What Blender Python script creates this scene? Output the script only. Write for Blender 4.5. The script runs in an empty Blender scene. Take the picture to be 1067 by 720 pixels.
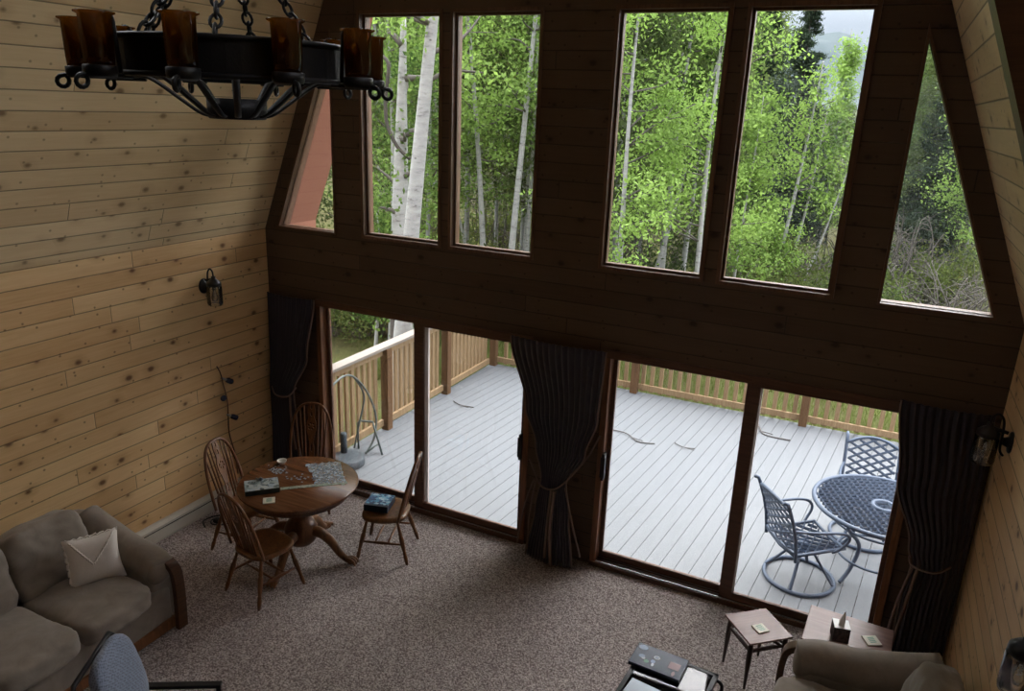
import bpy, bmesh, math, random
import numpy as np
from math import sin, cos, pi, radians as RAD
from mathutils import Vector, Matrix, noise
from mathutils.geometry import tessellate_polygon

SC = bpy.context.scene
COL = SC.collection
rnd = random.Random(7)
V = Vector

# ------------------------------------------------------------------ helpers
def link(o, parent=None):
    COL.objects.link(o)
    if parent is not None:
        o.parent = parent
    return o

def tag(o, label=None, cat=None, group=None, kind=None):
    if label: o['label'] = label
    if cat: o['category'] = cat
    if group: o['group'] = group
    if kind: o['kind'] = kind
    return o

def thing(name, label, cat, loc=(0, 0, 0), rz=0.0, group=None):
    o = bpy.data.objects.new(name, None)
    o.empty_display_size = 0.1
    link(o)
    o.location = loc
    o.rotation_euler = (0, 0, rz)
    return tag(o, label, cat, group)

def copy_tree(o, parent=None):
    c = o.copy()
    COL.objects.link(c)
    c.parent = parent
    for ch in list(o.children):
        copy_tree(ch, c)
    return c

class MB:
    """collects shapes and links them as one mesh object"""
    def __init__(self):
        self.v, self.f, self.s = [], [], []
    def add(self, vs, fs, smooth=False, M=None):
        b = len(self.v)
        for p in vs:
            p = V(p)
            if M is not None: p = M @ p
            self.v.append((p.x, p.y, p.z))
        for f in fs:
            self.f.append([i + b for i in f]); self.s.append(smooth)
        return self
    def box(self, x0, x1, y0, y1, z0, z1, M=None):
        vs = [(x, y, z) for z in (z0, z1) for y in (y0, y1) for x in (x0, x1)]
        fs = [(0, 2, 3, 1), (4, 5, 7, 6), (0, 1, 5, 4), (2, 6, 7, 3), (0, 4, 6, 2), (1, 3, 7, 5)]
        return self.add(vs, fs, False, M)
    def beam(self, p0, p1, w, t, up=(0, 0, 1)):
        p0, p1 = V(p0), V(p1)
        d = (p1 - p0); L = d.length; d.normalize()
        s = d.cross(V(up))
        if s.length < 1e-4: s = d.cross(V((1, 0, 0)))
        s.normalize(); u = s.cross(d)
        M = Matrix(((d.x, s.x, u.x, p0.x), (d.y, s.y, u.y, p0.y), (d.z, s.z, u.z, p0.z), (0, 0, 0, 1)))
        return self.box(0, L, -w / 2, w / 2, -t / 2, t / 2, M)
    def tube(self, pts, r, seg=8, closed=False, M=None, flat=None):
        pts = [V(p) for p in pts]; n = len(pts)
        rs = r if isinstance(r, (list, tuple)) else [r] * n
        tang = []
        for i in range(n):
            if closed: t = pts[(i + 1) % n] - pts[i - 1]
            else: t = pts[min(i + 1, n - 1)] - pts[max(i - 1, 0)]
            tang.append(t.normalized() if t.length > 1e-9 else V((0, 0, 1)))
        ref = V((0, 0, 1)) if abs(tang[0].z) < .9 else V((1, 0, 0))
        nrm = (ref - tang[0] * ref.dot(tang[0])).normalized()
        vs, fs = [], []
        for i in range(n):
            nrm = nrm - tang[i] * nrm.dot(tang[i])
            nrm = nrm.normalized() if nrm.length > 1e-6 else tang[i].orthogonal().normalized()
            bi = tang[i].cross(nrm)
            for k in range(seg):
                a = 2 * pi * k / seg
                e = rs[i] if flat is None else rs[i] * flat
                vs.append(pts[i] + nrm * (rs[i] * cos(a)) + bi * (e * sin(a)))
        m = n if closed else n - 1
        for i in range(m):
            for k in range(seg):
                a, b = i * seg + k, i * seg + (k + 1) % seg
                c, d = ((i + 1) % n) * seg + (k + 1) % seg, ((i + 1) % n) * seg + k
                fs.append((a, b, c, d))
        if not closed:
            fs.append(tuple(reversed(range(seg)))); fs.append(tuple(range((n - 1) * seg, n * seg)))
        return self.add(vs, fs, seg > 4, M)
    def lathe(self, prof, seg=20, p0=(0, 0, 0), axis=(0, 0, 1), M=None, sx=1, sy=1):
        """prof: (radius, distance along the axis)"""
        p0 = V(p0); a = V(axis).normalized()
        q = V((1, 0, 0)) if abs(a.x) < .9 else V((0, 1, 0))
        u = (q - a * q.dot(a)).normalized(); w = a.cross(u)
        vs, fs = [], []
        for r, h in prof:
            for k in range(seg):
                t = 2 * pi * k / seg
                vs.append(p0 + a * h + u * (max(r, 1e-4) * cos(t) * sx) + w * (max(r, 1e-4) * sin(t) * sy))
        for i in range(len(prof) - 1):
            for k in range(seg):
                fs.append((i * seg + k, i * seg + (k + 1) % seg, (i + 1) * seg + (k + 1) % seg, (i + 1) * seg + k))
        fs.append(tuple(reversed(range(seg)))); fs.append(tuple(range((len(prof) - 1) * seg, len(prof) * seg)))
        return self.add(vs, fs, True, M)
    def prism(self, loops, fn0, fn1, smooth=False):
        """flat polygon (loops[0] outline, the rest holes) between two maps of (a, b)"""
        tri = tessellate_polygon([[V((a, b, 0)) for a, b in l] for l in loops])
        flat = [p for l in loops for p in l]; n = len(flat)
        vs = [fn0(*p) for p in flat] + [fn1(*p) for p in flat]
        fs = []
        for t in tri:
            fs.append(tuple(t)); fs.append(tuple(i + n for i in reversed(t)))
        b = 0
        for l in loops:
            m = len(l)
            for i in range(m):
                j = (i + 1) % m
                fs.append((b + i, b + j, b + j + n, b + i + n))
            b += m
        return self.add(vs, fs, smooth)
    def cushion(self, c, size, e=5.0, n=10, wr=.0, seed=0, M=None, dome=0.0):
        vs, idx, fs = [], {}, []
        def key(p): return tuple(round(x, 5) for x in p)
        def vert(p):
            k = key(p)
            if k not in idx:
                q = V(p); m = (abs(q.x) ** e + abs(q.y) ** e + abs(q.z) ** e) ** (1 / e)
                q = q / m
                w = V((q.x * size[0] / 2, q.y * size[1] / 2, q.z * size[2] / 2))
                if dome and q.z > 0:
                    w.z += dome * (1 - q.x * q.x) * (1 - q.y * q.y)
                if wr:
                    s = noise.noise(V((w.x * 5 + seed * 3.1, w.y * 5, w.z * 5))) * .8 + .6 * noise.noise(V((w.x * 6 + w.z * 5 + seed, w.y * 19 + w.x * 5, w.z * 15 - w.x * 7)))
                    w += q.normalized() * wr * s
                idx[k] = len(vs); vs.append(w + V(c))
            return idx[k]
        for ax in range(3):
            for sg in (-1, 1):
                for i in range(n):
                    for j in range(n):
                        quad = []
                        for (a, b) in ((i, j), (i + 1, j), (i + 1, j + 1), (i, j + 1)):
                            p = [0, 0, 0]; p[ax] = sg
                            p[(ax + 1) % 3] = -1 + 2 * a / n; p[(ax + 2) % 3] = -1 + 2 * b / n
                            quad.append(vert(p))
                        fs.append(tuple(quad if sg > 0 else reversed(quad)))
        return self.add(vs, fs, True, M)
    def build(self, name, mat, parent=None, bevel=0.0, subsurf=0, solid=0.0, weld=False):
        me = bpy.data.meshes.new(name)
        me.from_pydata(self.v, [], self.f)
        me.polygons.foreach_set('use_smooth', self.s)
        me.materials.append(mat)
        bm = bmesh.new(); bm.from_mesh(me)
        bmesh.ops.recalc_face_normals(bm, faces=bm.faces)
        bm.to_mesh(me); bm.free()
        me.update()
        o = bpy.data.objects.new(name, me)
        link(o, parent)
        if solid:
            m = o.modifiers.new('thickness', 'SOLIDIFY'); m.thickness = solid; m.offset = 0
        if bevel:
            m = o.modifiers.new('edges', 'BEVEL'); m.width = bevel; m.segments = 2; m.limit_method = 'ANGLE'; m.angle_limit = RAD(40)
        if subsurf:
            m = o.modifiers.new('smooth', 'SUBSURF'); m.levels = subsurf; m.render_levels = subsurf
        return o

def lerp(a, b, t): return a + (b - a) * t
def interp(tab, x):
    for i in range(len(tab) - 1):
        if tab[i][0] >= x >= tab[i + 1][0] or tab[i][0] <= x <= tab[i + 1][0]:
            t = (x - tab[i][0]) / (tab[i + 1][0] - tab[i][0] + 1e-12)
            t = t * t * (3 - 2 * t)
            return [lerp(a, b, t) for a, b in zip(tab[i][1:], tab[i + 1][1:])]
    return list(tab[-1][1:])
def catmull(pts, n=6):
    pts = [V(p) for p in pts]; out = []
    for i in range(len(pts) - 1):
        p0, p1, p2, p3 = pts[max(i - 1, 0)], pts[i], pts[i + 1], pts[min(i + 2, len(pts) - 1)]
        for k in range(n):
            t = k / n
            out.append(.5 * ((2 * p1) + (p2 - p0) * t + (2 * p0 - 5 * p1 + 4 * p2 - p3) * t * t + (3 * p1 - p0 - 3 * p2 + p3) * t ** 3))
    out.append(pts[-1]); return out

# ------------------------------------------------------------------ materials
class NT:
    def __init__(self, name):
        self.m = bpy.data.materials.new(name); self.m.use_nodes = True
        self.t = self.m.node_tree; self.t.nodes.clear()
        self.out = self.n('ShaderNodeOutputMaterial')
    def n(self, typ, **kw):
        nd = self.t.nodes.new(typ)
        for k, v in kw.items(): setattr(nd, k, v)
        return nd
    def l(self, a, b): self.t.links.new(a, b)
    def setin(self, sock, v):
        if hasattr(v, 'links') or isinstance(v, bpy.types.NodeSocket): self.l(v, sock)
        else: sock.default_value = v
    def math(self, op, a, b=0.0, c=None, clamp=False):
        nd = self.n('ShaderNodeMath', operation=op, use_clamp=clamp)
        self.setin(nd.inputs[0], a); self.setin(nd.inputs[1], b)
        if c is not None: self.setin(nd.inputs[2], c)
        return nd.outputs[0]
    def comb(self, x, y, z):
        nd = self.n('ShaderNodeCombineXYZ')
        for s, v in zip(nd.inputs, (x, y, z)): self.setin(s, v)
        return nd.outputs[0]
    def coord(self, which='Object'):
        return self.n('ShaderNodeTexCoord').outputs[which]
    def sep(self, v):
        nd = self.n('ShaderNodeSeparateXYZ'); self.l(v, nd.inputs[0]); return nd.outputs
    def noise(self, v, scale, detail=3, rough=.55, dist=0.0):
        nd = self.n('ShaderNodeTexNoise')
        if v is not None: self.l(v, nd.inputs['Vector'])
        nd.inputs['Scale'].default_value = scale; nd.inputs['Detail'].default_value = detail
        nd.inputs['Roughness'].default_value = rough; nd.inputs['Distortion'].default_value = dist
        return nd.outputs['Fac']
    def white(self, v):
        nd = self.n('ShaderNodeTexWhiteNoise', noise_dimensions='3D'); self.l(v, nd.inputs['Vector']); return nd.outputs['Value']
    def voro(self, v, scale, rand=1.0, out='Distance', dim='3D'):
        nd = self.n('ShaderNodeTexVoronoi', voronoi_dimensions=dim); self.l(v, nd.inputs['Vector'])
        nd.inputs['Scale'].default_value = scale; nd.inputs['Randomness'].default_value = rand
        return nd.outputs[out]
    def ramp(self, f, stops):
        nd = self.n('ShaderNodeValToRGB'); self.l(f, nd.inputs[0])
        els = nd.color_ramp.elements
        while len(els) < len(stops): els.new(.5)
        for e, (p, c) in zip(els, stops):
            e.position = p; e.color = (*c, 1) if len(c) == 3 else c
        return nd.outputs[0]
    def mix(self, f, a, b, mode='MIX'):
        nd = self.n('ShaderNodeMix', data_type='RGBA', blend_type=mode)
        self.setin(nd.inputs[0], f)
        for s, v in ((nd.inputs[6], a), (nd.inputs[7], b)):
            if isinstance(v, tuple): s.default_value = (*v, 1) if len(v) == 3 else v
            else: self.l(v, s)
        return nd.outputs[2]
    def bump(self, h, strength=.3, dist=.01):
        nd = self.n('ShaderNodeBump'); self.l(h, nd.inputs['Height'])
        nd.inputs['Strength'].default_value = strength; nd.inputs['Distance'].default_value = dist
        return nd.outputs[0]
    def bsdf(self, col, rough=.5, metal=0.0, normal=None, spec=.5, sheen=0.0):
        b = self.n('ShaderNodeBsdfPrincipled')
        if isinstance(col, tuple): b.inputs['Base Color'].default_value = (*col[:3], 1)
        else: self.l(col, b.inputs['Base Color'])
        self.setin(b.inputs['Roughness'], rough); b.inputs['Metallic'].default_value = metal
        b.inputs['Specular IOR Level'].default_value = spec
        if sheen: b.inputs['Sheen Weight'].default_value = sheen
        if normal is not None: self.l(normal, b.inputs['Normal'])
        return b.outputs[0]
    def done(self, sh):
        self.l(sh, self.out.inputs['Surface']); return self.m

def srgb(r, g, b):
    f = lambda c: (c / 255 / 12.92) if c / 255 <= .04045 else ((c / 255 + .055) / 1.055) ** 2.4
    return (f(r), f(g), f(b))

def plain(name, rgb, rough=.5, metal=0.0, var=.18, scale=12, bump=0.0, bscale=60, spec=.5, sheen=0.0, stretch=None):
    k = NT(name); co = k.coord()
    if stretch:
        mp = k.n('ShaderNodeMapping'); mp.inputs['Scale'].default_value = stretch; k.l(co, mp.inputs[0]); co = mp.outputs[0]
    f = k.noise(co, scale, 4)
    c = k.mix(f, tuple(x * (1 - var) for x in rgb), tuple(min(1, x * (1 + var)) for x in rgb))
    nrm = k.bump(k.noise(co, bscale, 3), bump, .004) if bump else None
    return k.done(k.bsdf(c, rough, metal, nrm, spec, sheen))

def pine(name, along, across, light, dark, w=.145, L=3.2, knot=1.0, rough=.55, axis_scale=1.0):
    """tongue-and-groove knotty boards; along / across are 0,1,2 world axes"""
    k = NT(name); s = k.sep(k.coord())
    a = s[along]; c = k.math('MULTIPLY', s[across], axis_scale)
    q = k.math('DIVIDE', k.math('ADD', c, 40.0), w)
    idx = k.math('FLOOR', q); fr = k.math('FRACT', q)
    r1 = k.white(k.comb(idx, 3.7, 1.1))
    al = k.math('ADD', k.math('DIVIDE', a, L), k.math('MULTIPLY', r1, 7.0))
    seg = k.math('FLOOR', al); sf = k.math('FRACT', al)
    r2 = k.white(k.comb(idx, seg, 5.3))
    # grain
    gv = k.comb(k.math('MULTIPLY', a, 1.3), k.math('MULTIPLY', c, 26.0), k.math('MULTIPLY', r2, 40.0))
    g = k.noise(gv, 1.6, 5, .6, 1.2)
    soft = k.noise(k.comb(k.math('MULTIPLY', a, .9), k.math('MULTIPLY', c, 3.0), k.math('MULTIPLY', r2, 20.0)), 1.5, 3)
    tone = k.math('ADD', k.math('MULTIPLY', r2, .30), k.math('ADD', k.math('MULTIPLY', g, .45), k.math('MULTIPLY', soft, .40)))
    col = k.ramp(tone, [(.12, dark), (.9, light)])
    # knots, in two sizes
    kv = k.comb(k.math('MULTIPLY', a, 3.1), k.math('ADD', k.math('MULTIPLY', fr, .62), k.math('MULTIPLY', idx, 3.17)), 0.0)
    vn = k.n('ShaderNodeTexVoronoi', voronoi_dimensions='2D'); k.l(kv, vn.inputs['Vector']); vn.inputs['Scale'].default_value = 1.0
    pick = k.sep(vn.outputs['Color']); d1 = k.math('ADD', vn.outputs['Distance'], k.math('MULTIPLY', k.math('GREATER_THAN', pick[0], .55), .8))
    d1 = k.math('ADD', d1, k.math('MULTIPLY', k.math('SUBTRACT', pick[1], .35), .06))
    d1 = k.math('ADD', d1, k.math('MULTIPLY', k.math('SUBTRACT', g, .5), .05))
    kn = k.math('SUBTRACT', 1.0, k.math('DIVIDE', k.math('SUBTRACT', d1, .04), .08), clamp=True)
    kv2 = k.comb(k.math('MULTIPLY', a, 8.0), k.math('ADD', k.math('MULTIPLY', fr, 1.3), k.math('MULTIPLY', idx, 5.41)), 0.0)
    vn2 = k.n('ShaderNodeTexVoronoi', voronoi_dimensions='2D'); k.l(kv2, vn2.inputs['Vector']); vn2.inputs['Scale'].default_value = 1.0
    d2 = k.math('ADD', vn2.outputs['Distance'], k.math('MULTIPLY', k.math('GREATER_THAN', k.sep(vn2.outputs['Color'])[0], .28), .8))
    kn2 = k.math('SUBTRACT', 1.0, k.math('DIVIDE', k.math('SUBTRACT', d2, .04), .07), clamp=True)
    halo = k.math('SUBTRACT', 1.0, k.math('DIVIDE', d1, .32), clamp=True)
    col = k.mix(k.math('MULTIPLY', halo, .40 * knot), col, (dark[0] * .62, dark[1] * .5, dark[2] * .4))
    kk = k.math('MAXIMUM', kn, k.math('MULTIPLY', kn2, .8))
    col = k.mix(k.math('MULTIPLY', kk, .85 * knot), col, (dark[0] * .22, dark[1] * .15, dark[2] * .12))
    # grooves between boards and the butt joints
    e = k.math('MINIMUM', fr, k.math('SUBTRACT', 1.0, fr))
    gr = k.math('SUBTRACT', 1.0, k.math('DIVIDE', e, .05), clamp=True)
    ej = k.math('MINIMUM', sf, k.math('SUBTRACT', 1.0, sf))
    gj = k.math('SUBTRACT', 1.0, k.math('DIVIDE', ej, .0016), clamp=True)
    gg = k.math('MAXIMUM', gr, gj)
    col = k.mix(k.math('MULTIPLY', gg, .75), col, tuple(x * .12 for x in dark))
    h = k.math('ADD', k.math('MULTIPLY', gg, -1.0), k.math('MULTIPLY', g, .06))
    return k.done(k.bsdf(col, rough, 0, k.bump(h, .6, .006), .35))

def grainy(name, light, dark, axis=2, rough=.4, scale=1.0, spec=.5):
    """plain varnished wood, grain along one local axis"""
    k = NT(name); s = k.sep(k.coord())
    m = [14.0, 14.0, 14.0]; m[axis] = 1.1
    v = k.comb(*[k.math('MULTIPLY', s[i], m[i] * scale) for i in range(3)])
    g = k.noise(v, 2.2, 5, .6, 1.5)
    return k.done(k.bsdf(k.ramp(g, [(.3, dark), (.7, light)]), rough, 0, k.bump(g, .12, .003), spec))

def pane_glass(name, tint=(1, 1, 1), refl=.08, ior=1.35):
    k = NT(name)
    tr = k.n('ShaderNodeBsdfTransparent'); tr.inputs[0].default_value = (*tint, 1)
    gl = k.n('ShaderNodeBsdfGlossy'); gl.inputs['Roughness'].default_value = .02
    fz = k.n('ShaderNodeFresnel'); fz.inputs['IOR'].default_value = ior
    smear = k.noise(k.coord(), 3.0, 3)
    f = k.math('MULTIPLY', fz.outputs[0], k.math('ADD', .8, k.math('MULTIPLY', smear, .4)))
    f = k.math('ADD', f, refl * .1, clamp=True)
    mx = k.n('ShaderNodeMixShader'); k.l(f, mx.inputs[0]); k.l(tr.outputs[0], mx.inputs[1]); k.l(gl.outputs[0], mx.inputs[2])
    return k.done(mx.outputs[0])

M = {}
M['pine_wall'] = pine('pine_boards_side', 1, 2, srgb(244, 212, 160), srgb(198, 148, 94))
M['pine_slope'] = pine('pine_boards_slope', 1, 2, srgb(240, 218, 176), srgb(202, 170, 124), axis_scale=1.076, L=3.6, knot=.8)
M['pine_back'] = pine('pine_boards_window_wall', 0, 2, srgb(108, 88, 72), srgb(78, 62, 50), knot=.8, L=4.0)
M['frame'] = grainy('window_frame_wood', srgb(124, 92, 70), srgb(88, 62, 46), 2, .45)
M['frame_dark'] = grainy('door_frame_wood', srgb(112, 78, 60), srgb(78, 52, 40), 0, .45)
M['jamb'] = grainy('door_jamb_wood', srgb(150, 100, 66), srgb(104, 66, 42), 2, .45)
M['salmon'] = plain('salmon_painted_plywood', srgb(146, 94, 74), .7, var=.06, scale=2)
M['black_iron'] = plain('black_wrought_iron', (.012, .012, .013), .5, .6, bump=.3, bscale=90)
M['black_metal'] = plain('matte_black_metal', (.015, .015, .017), .4, .3)
M['strip'] = plain('pale_vinyl_strip', srgb(186, 176, 172), .5, var=.05)
M['heater'] = plain('heater_enamel', srgb(196, 190, 176), .4, .1, var=.05)
M['dark'] = plain('dark_slot', (.01, .01, .012), .7)
M['curtain'] = None
M['cord'] = plain('curtain_braid', srgb(130, 108, 100), .8, var=.25, scale=80)
M['steel'] = plain('brushed_aluminium', srgb(190, 190, 195), .35, .8)
M['glass'] = pane_glass('window_glass')
M['jar'] = pane_glass('lamp_jar_glass', (.95, .96, .95), .6, 1.75)

def carpet_mat():
    k = NT('speckled_carpet'); co = k.coord()
    sp = k.voro(co, 105.0, 1.0, 'Color')
    v = k.sep(sp)[0]
    n1 = k.noise(co, 60.0, 3, .7)
    n2 = k.noise(co, 1.3, 3)
    f = k.math('ADD', k.math('MULTIPLY', v, .55), k.math('MULTIPLY', n1, .6))
    c = k.ramp(f, [(.2, srgb(92, 80, 80)), (.52, srgb(164, 150, 147)), (.85, srgb(232, 222, 217))])
    c = k.mix(k.math('MULTIPLY', n2, .35), c, srgb(104, 94, 92))
    return k.done(k.bsdf(c, .95, 0, k.bump(k.math('ADD', v, n1), .8, .012), .1))
M['carpet'] = carpet_mat()

def fabric(name, rgb, var=.16, weave=0.0, scale=6.0, wscale=170, sheen=.3, bump=.25):
    k = NT(name); co = k.coord()
    n = k.noise(co, scale, 5, .65, .8)
    c = k.mix(n, tuple(x * (1 - var * 2) for x in rgb), tuple(min(1, x * (1 + var * 2)) for x in rgb))
    h = k.noise(co, wscale, 2)
    if weave:
        mp = k.n('ShaderNodeMapping'); mp.inputs['Rotation'].default_value = (.3, .4, .6); k.l(co, mp.inputs[0])
        ch = k.voro(mp.outputs[0], wscale, .35)
        c = k.mix(k.math('MULTIPLY', k.math('SUBTRACT', 1.0, k.math('MULTIPLY', ch, 1.6), clamp=True), weave), c, tuple(x * .25 for x in rgb))
        h = ch
    return k.done(k.bsdf(c, .9, 0, k.bump(h, bump, .004), .15, sheen))
M['sofa'] = fabric('taupe_suede', srgb(140, 130, 120), .22)
M['pillow'] = fabric('cream_cotton', srgb(232, 226, 220), .05)
M['tweed'] = fabric('blue_grey_tweed', srgb(122, 132, 152), .08, 1.0, 4, 80)
M['curtain'] = fabric('charcoal_velvet', srgb(76, 74, 86), .12, 0, 8, 120, .25)
M['curtain_brown'] = fabric('dark_brown_velvet', srgb(62, 58, 66), .12, 0, 8, 120, .2)
M['oak'] = grainy('varnished_oak', srgb(140, 94, 58), srgb(90, 55, 31), 2, .3)
M['oak_top'] = grainy('varnished_oak_tabletop', srgb(132, 90, 60), srgb(88, 54, 34), 0, .22, .6)
M['oak_dark'] = grainy('dark_oak', srgb(120, 76, 46), srgb(72, 42, 24), 2, .35)
M['walnut'] = grainy('sofa_wood', srgb(100, 66, 44), srgb(62, 40, 27), 0, .3)
M['table_pink'] = grainy('rosewood_laminate', srgb(148, 112, 102), srgb(118, 86, 78), 0, .38, .7)
M['leg_dark'] = grainy('dark_stained_leg', srgb(72, 44, 34), srgb(42, 24, 18), 2, .35)
M['amber'] = None
def amber_mat():
    k = NT('amber_seeded_glass')
    n = k.noise(k.coord(), 18.0, 3)
    tr = k.n('ShaderNodeBsdfTransparent'); k.l(k.mix(n, (.25, .12, .016), (.48, .29, .045)), tr.inputs[0])
    gl = k.n('ShaderNodeBsdfGlossy'); gl.inputs['Roughness'].default_value = .12
    df = k.n('ShaderNodeBsdfTranslucent'); df.inputs[0].default_value = (.5, .26, .03, 1)
    m1 = k.n('ShaderNodeMixShader'); m1.inputs[0].default_value = .10; k.l(tr.outputs[0], m1.inputs[1]); k.l(df.outputs[0], m1.inputs[2])
    m2 = k.n('ShaderNodeMixShader'); m2.inputs[0].default_value = .07; k.l(m1.outputs[0], m2.inputs[1]); k.l(gl.outputs[0], m2.inputs[2])
    return k.done(m2.outputs[0])
M['amber'] = amber_mat()
M['white'] = plain('white_ceramic', srgb(225, 225, 222), .3, var=.03)
M['patio'] = plain('blue_grey_cast_aluminium', srgb(72, 85, 104), .55, .1, var=.1)
M['stand'] = plain('grey_green_painted_steel', srgb(88, 97, 94), .5, .2)
M['umbrella'] = plain('grey_cast_base', srgb(62, 70, 76), .6)
M['rail'] = grainy('weathered_rail_wood', srgb(154, 133, 103), srgb(124, 100, 73), 2, .7, 1.0, .2)
M['rail_cap'] = plain('sun_bleached_rail_cap', srgb(132, 124, 116), .7, var=.12, stretch=(8, 1, 8))
M['post'] = grainy('deck_post_wood', srgb(108, 82, 58), srgb(80, 58, 38), 2, .7, 1.0, .2)
M['twig'] = plain('dry_twig', srgb(88, 84, 82), .9)
def deck_mat():
    k = NT('pale_grey_deck_paint'); s = k.sep(k.coord()); co = k.coord()
    n = k.noise(k.comb(k.math('MULTIPLY', s[0], 7.0), s[1], s[2]), 2.0, 4)
    n2 = k.noise(co, .6, 3)
    c = k.mix(n, srgb(100, 104, 109), srgb(112, 116, 121))
    c = k.mix(k.math('MULTIPLY', n2, .4), c, srgb(108, 110, 110))
    return k.done(k.bsdf(c, .6, 0, None, .3))
M['deck'] = deck_mat()
def ground_mat():
    k = NT('forest_grass'); co = k.coord()
    n = k.noise(co, .35, 5, .6); n2 = k.noise(co, 14.0, 4, .7)
    c = k.ramp(n, [(.35, srgb(86, 82, 54)), (.55, srgb(96, 102, 56)), (.7, srgb(104, 96, 68))])
    c = k.mix(k.math('MULTIPLY', n2, .6), c, srgb(60, 66, 36))
    return k.done(k.bsdf(c, .95, 0, k.bump(n2, 1.0, .08), .1))
M['ground'] = ground_mat()
def leaf_mat(name, c0, c1, trans=.45, scale=.9):
    k = NT(name); co = k.coord()
    oi = k.n('ShaderNodeObjectInfo')
    f = k.noise(co, scale, 2); g = k.noise(co, 9.0, 1)
    f = k.math('ADD', k.math('MULTIPLY', f, .6), k.math('MULTIPLY', g, .4))
    f = k.math('ADD', f, k.math('MULTIPLY', k.math('SUBTRACT', oi.outputs['Random'], .5), .25))
    c = k.ramp(f, [(.32, c0), (.68, c1)])
    d = k.n('ShaderNodeBsdfDiffuse'); k.l(c, d.inputs[0])
    t = k.n('ShaderNodeBsdfTranslucent'); k.l(k.mix(1.0, c, (.95, 1.0, .75), 'MULTIPLY'), t.inputs[0])
    mx = k.n('ShaderNodeMixShader'); mx.inputs[0].default_value = trans
    k.l(d.outputs[0], mx.inputs[1]); k.l(t.outputs[0], mx.inputs[2])
    return k.done(mx.outputs[0])
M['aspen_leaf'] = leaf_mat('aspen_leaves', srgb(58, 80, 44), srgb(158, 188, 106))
M['dull_leaf'] = leaf_mat('haze_tinted_leaves', srgb(62, 74, 50), srgb(112, 126, 84))  # greyer aspen green, distance haze put into the leaf colour
M['needle'] = leaf_mat('spruce_needles', srgb(40, 52, 42), srgb(88, 102, 82), .15)
M['bush_leaf'] = leaf_mat('pale_bush_leaves', srgb(74, 86, 50), srgb(116, 126, 76))
def bark_mat():
    k = NT('white_aspen_bark'); co = k.coord(); s = k.sep(co)
    n = k.noise(k.comb(k.math('MULTIPLY', s[0], 3.0), k.math('MULTIPLY', s[1], 3.0), k.math('MULTIPLY', s[2], 9.0)), 1.5, 4, .7)
    sp = k.voro(k.comb(k.math('MULTIPLY', s[0], 5.0), k.math('MULTIPLY', s[1], 5.0), k.math('MULTIPLY', s[2], 7.0)), 1.0)
    c = k.ramp(n, [(.25, srgb(70, 68, 66)), (.42, srgb(150, 150, 149)), (.8, srgb(176, 176, 173))])
    c = k.mix(k.math('SUBTRACT', 1.0, k.math('DIVIDE', sp, .14), clamp=True), c, srgb(44, 42, 42))
    return k.done(k.bsdf(c, .85, 0, None, .1))
M['bark'] = bark_mat()
M['bark_grey'] = plain('grey_conifer_bark', srgb(66, 62, 58), .95, var=.3, stretch=(6, 6, 1))
M['dead'] = plain('bare_grey_branches', srgb(86, 82, 77), .95, var=.3)
M['mountain'] = plain('forested_mountain', srgb(34, 50, 50), 1.0, var=.45, scale=.12)

# ------------------------------------------------------------------ the room
XL, XR, ZK, SL = -5.725, .985, 2.78, .398
ZT = 7.0
XTL, XTR = XL + SL * (ZT - ZK), XR - SL * (ZT - ZK)
ZRIDGE, XC = 8.2, (XL + XR) / 2
YB = -9.2                                   # rear of the room, behind the loft

def struct(o): o['kind'] = 'structure'; return o

struct(MB().box(XL - .15, XR + .15, YB, .14, -.25, 0).build('floor', M['carpet']))

# window wall with its openings
Z0, Z1 = 2.805, 4.84
UP = {'window_1': [(-4.495, Z0), (-3.605, Z0), (-3.605, Z1), (-4.495, Z1)],
      'window_2': [(-3.53, Z0), (-2.668, Z0), (-2.668, Z1), (-3.53, Z1)],
      'window_3': [(-2.072, Z0), (-1.19, Z0), (-1.19, Z1), (-2.072, Z1)],
      'window_4': [(-1.095, Z0), (-.228, Z0), (-.228, Z1), (-1.095, Z1)],
      'window_5': [(-5.555, Z0), (-4.805, Z0), (-4.805, 4.69)],
      'window_6': [(.066, Z0), (.818, Z0), (.066, 4.695)],
      'window_added_7': [(-4.25, 5.2), (-2.5, 5.2), (-2.5, 6.9), (-3.75, 6.9)],  # this and the next: unseen gable windows added for more daylight
      'window_added_8': [(-2.24, 5.2), (-.49, 5.2), (-.99, 6.9), (-2.24, 6.9)]}
DOORS = {'door_1': (-5.09, -2.63), 'door_2': (-1.945, .52)}
DZ = 2.115
outer = [(XL, -.3), (XR, -.3), (XR, ZK), (XTR, ZT), (XC, ZRIDGE), (XTL, ZT), (XL, ZK)]
holes = list(UP.values()) + [[(a, .005), (b, .005), (b, DZ), (a, DZ)] for a, b in DOORS.values()]
mb = MB().prism([outer] + holes, lambda a, b: (a, 0, b), lambda a, b: (a, .14, b))
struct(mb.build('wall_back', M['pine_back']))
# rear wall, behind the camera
struct(MB().prism([outer], lambda a, b: (a, YB, b), lambda a, b: (a, YB - .14, b)).build('wall_front', M['pine_back']))

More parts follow.
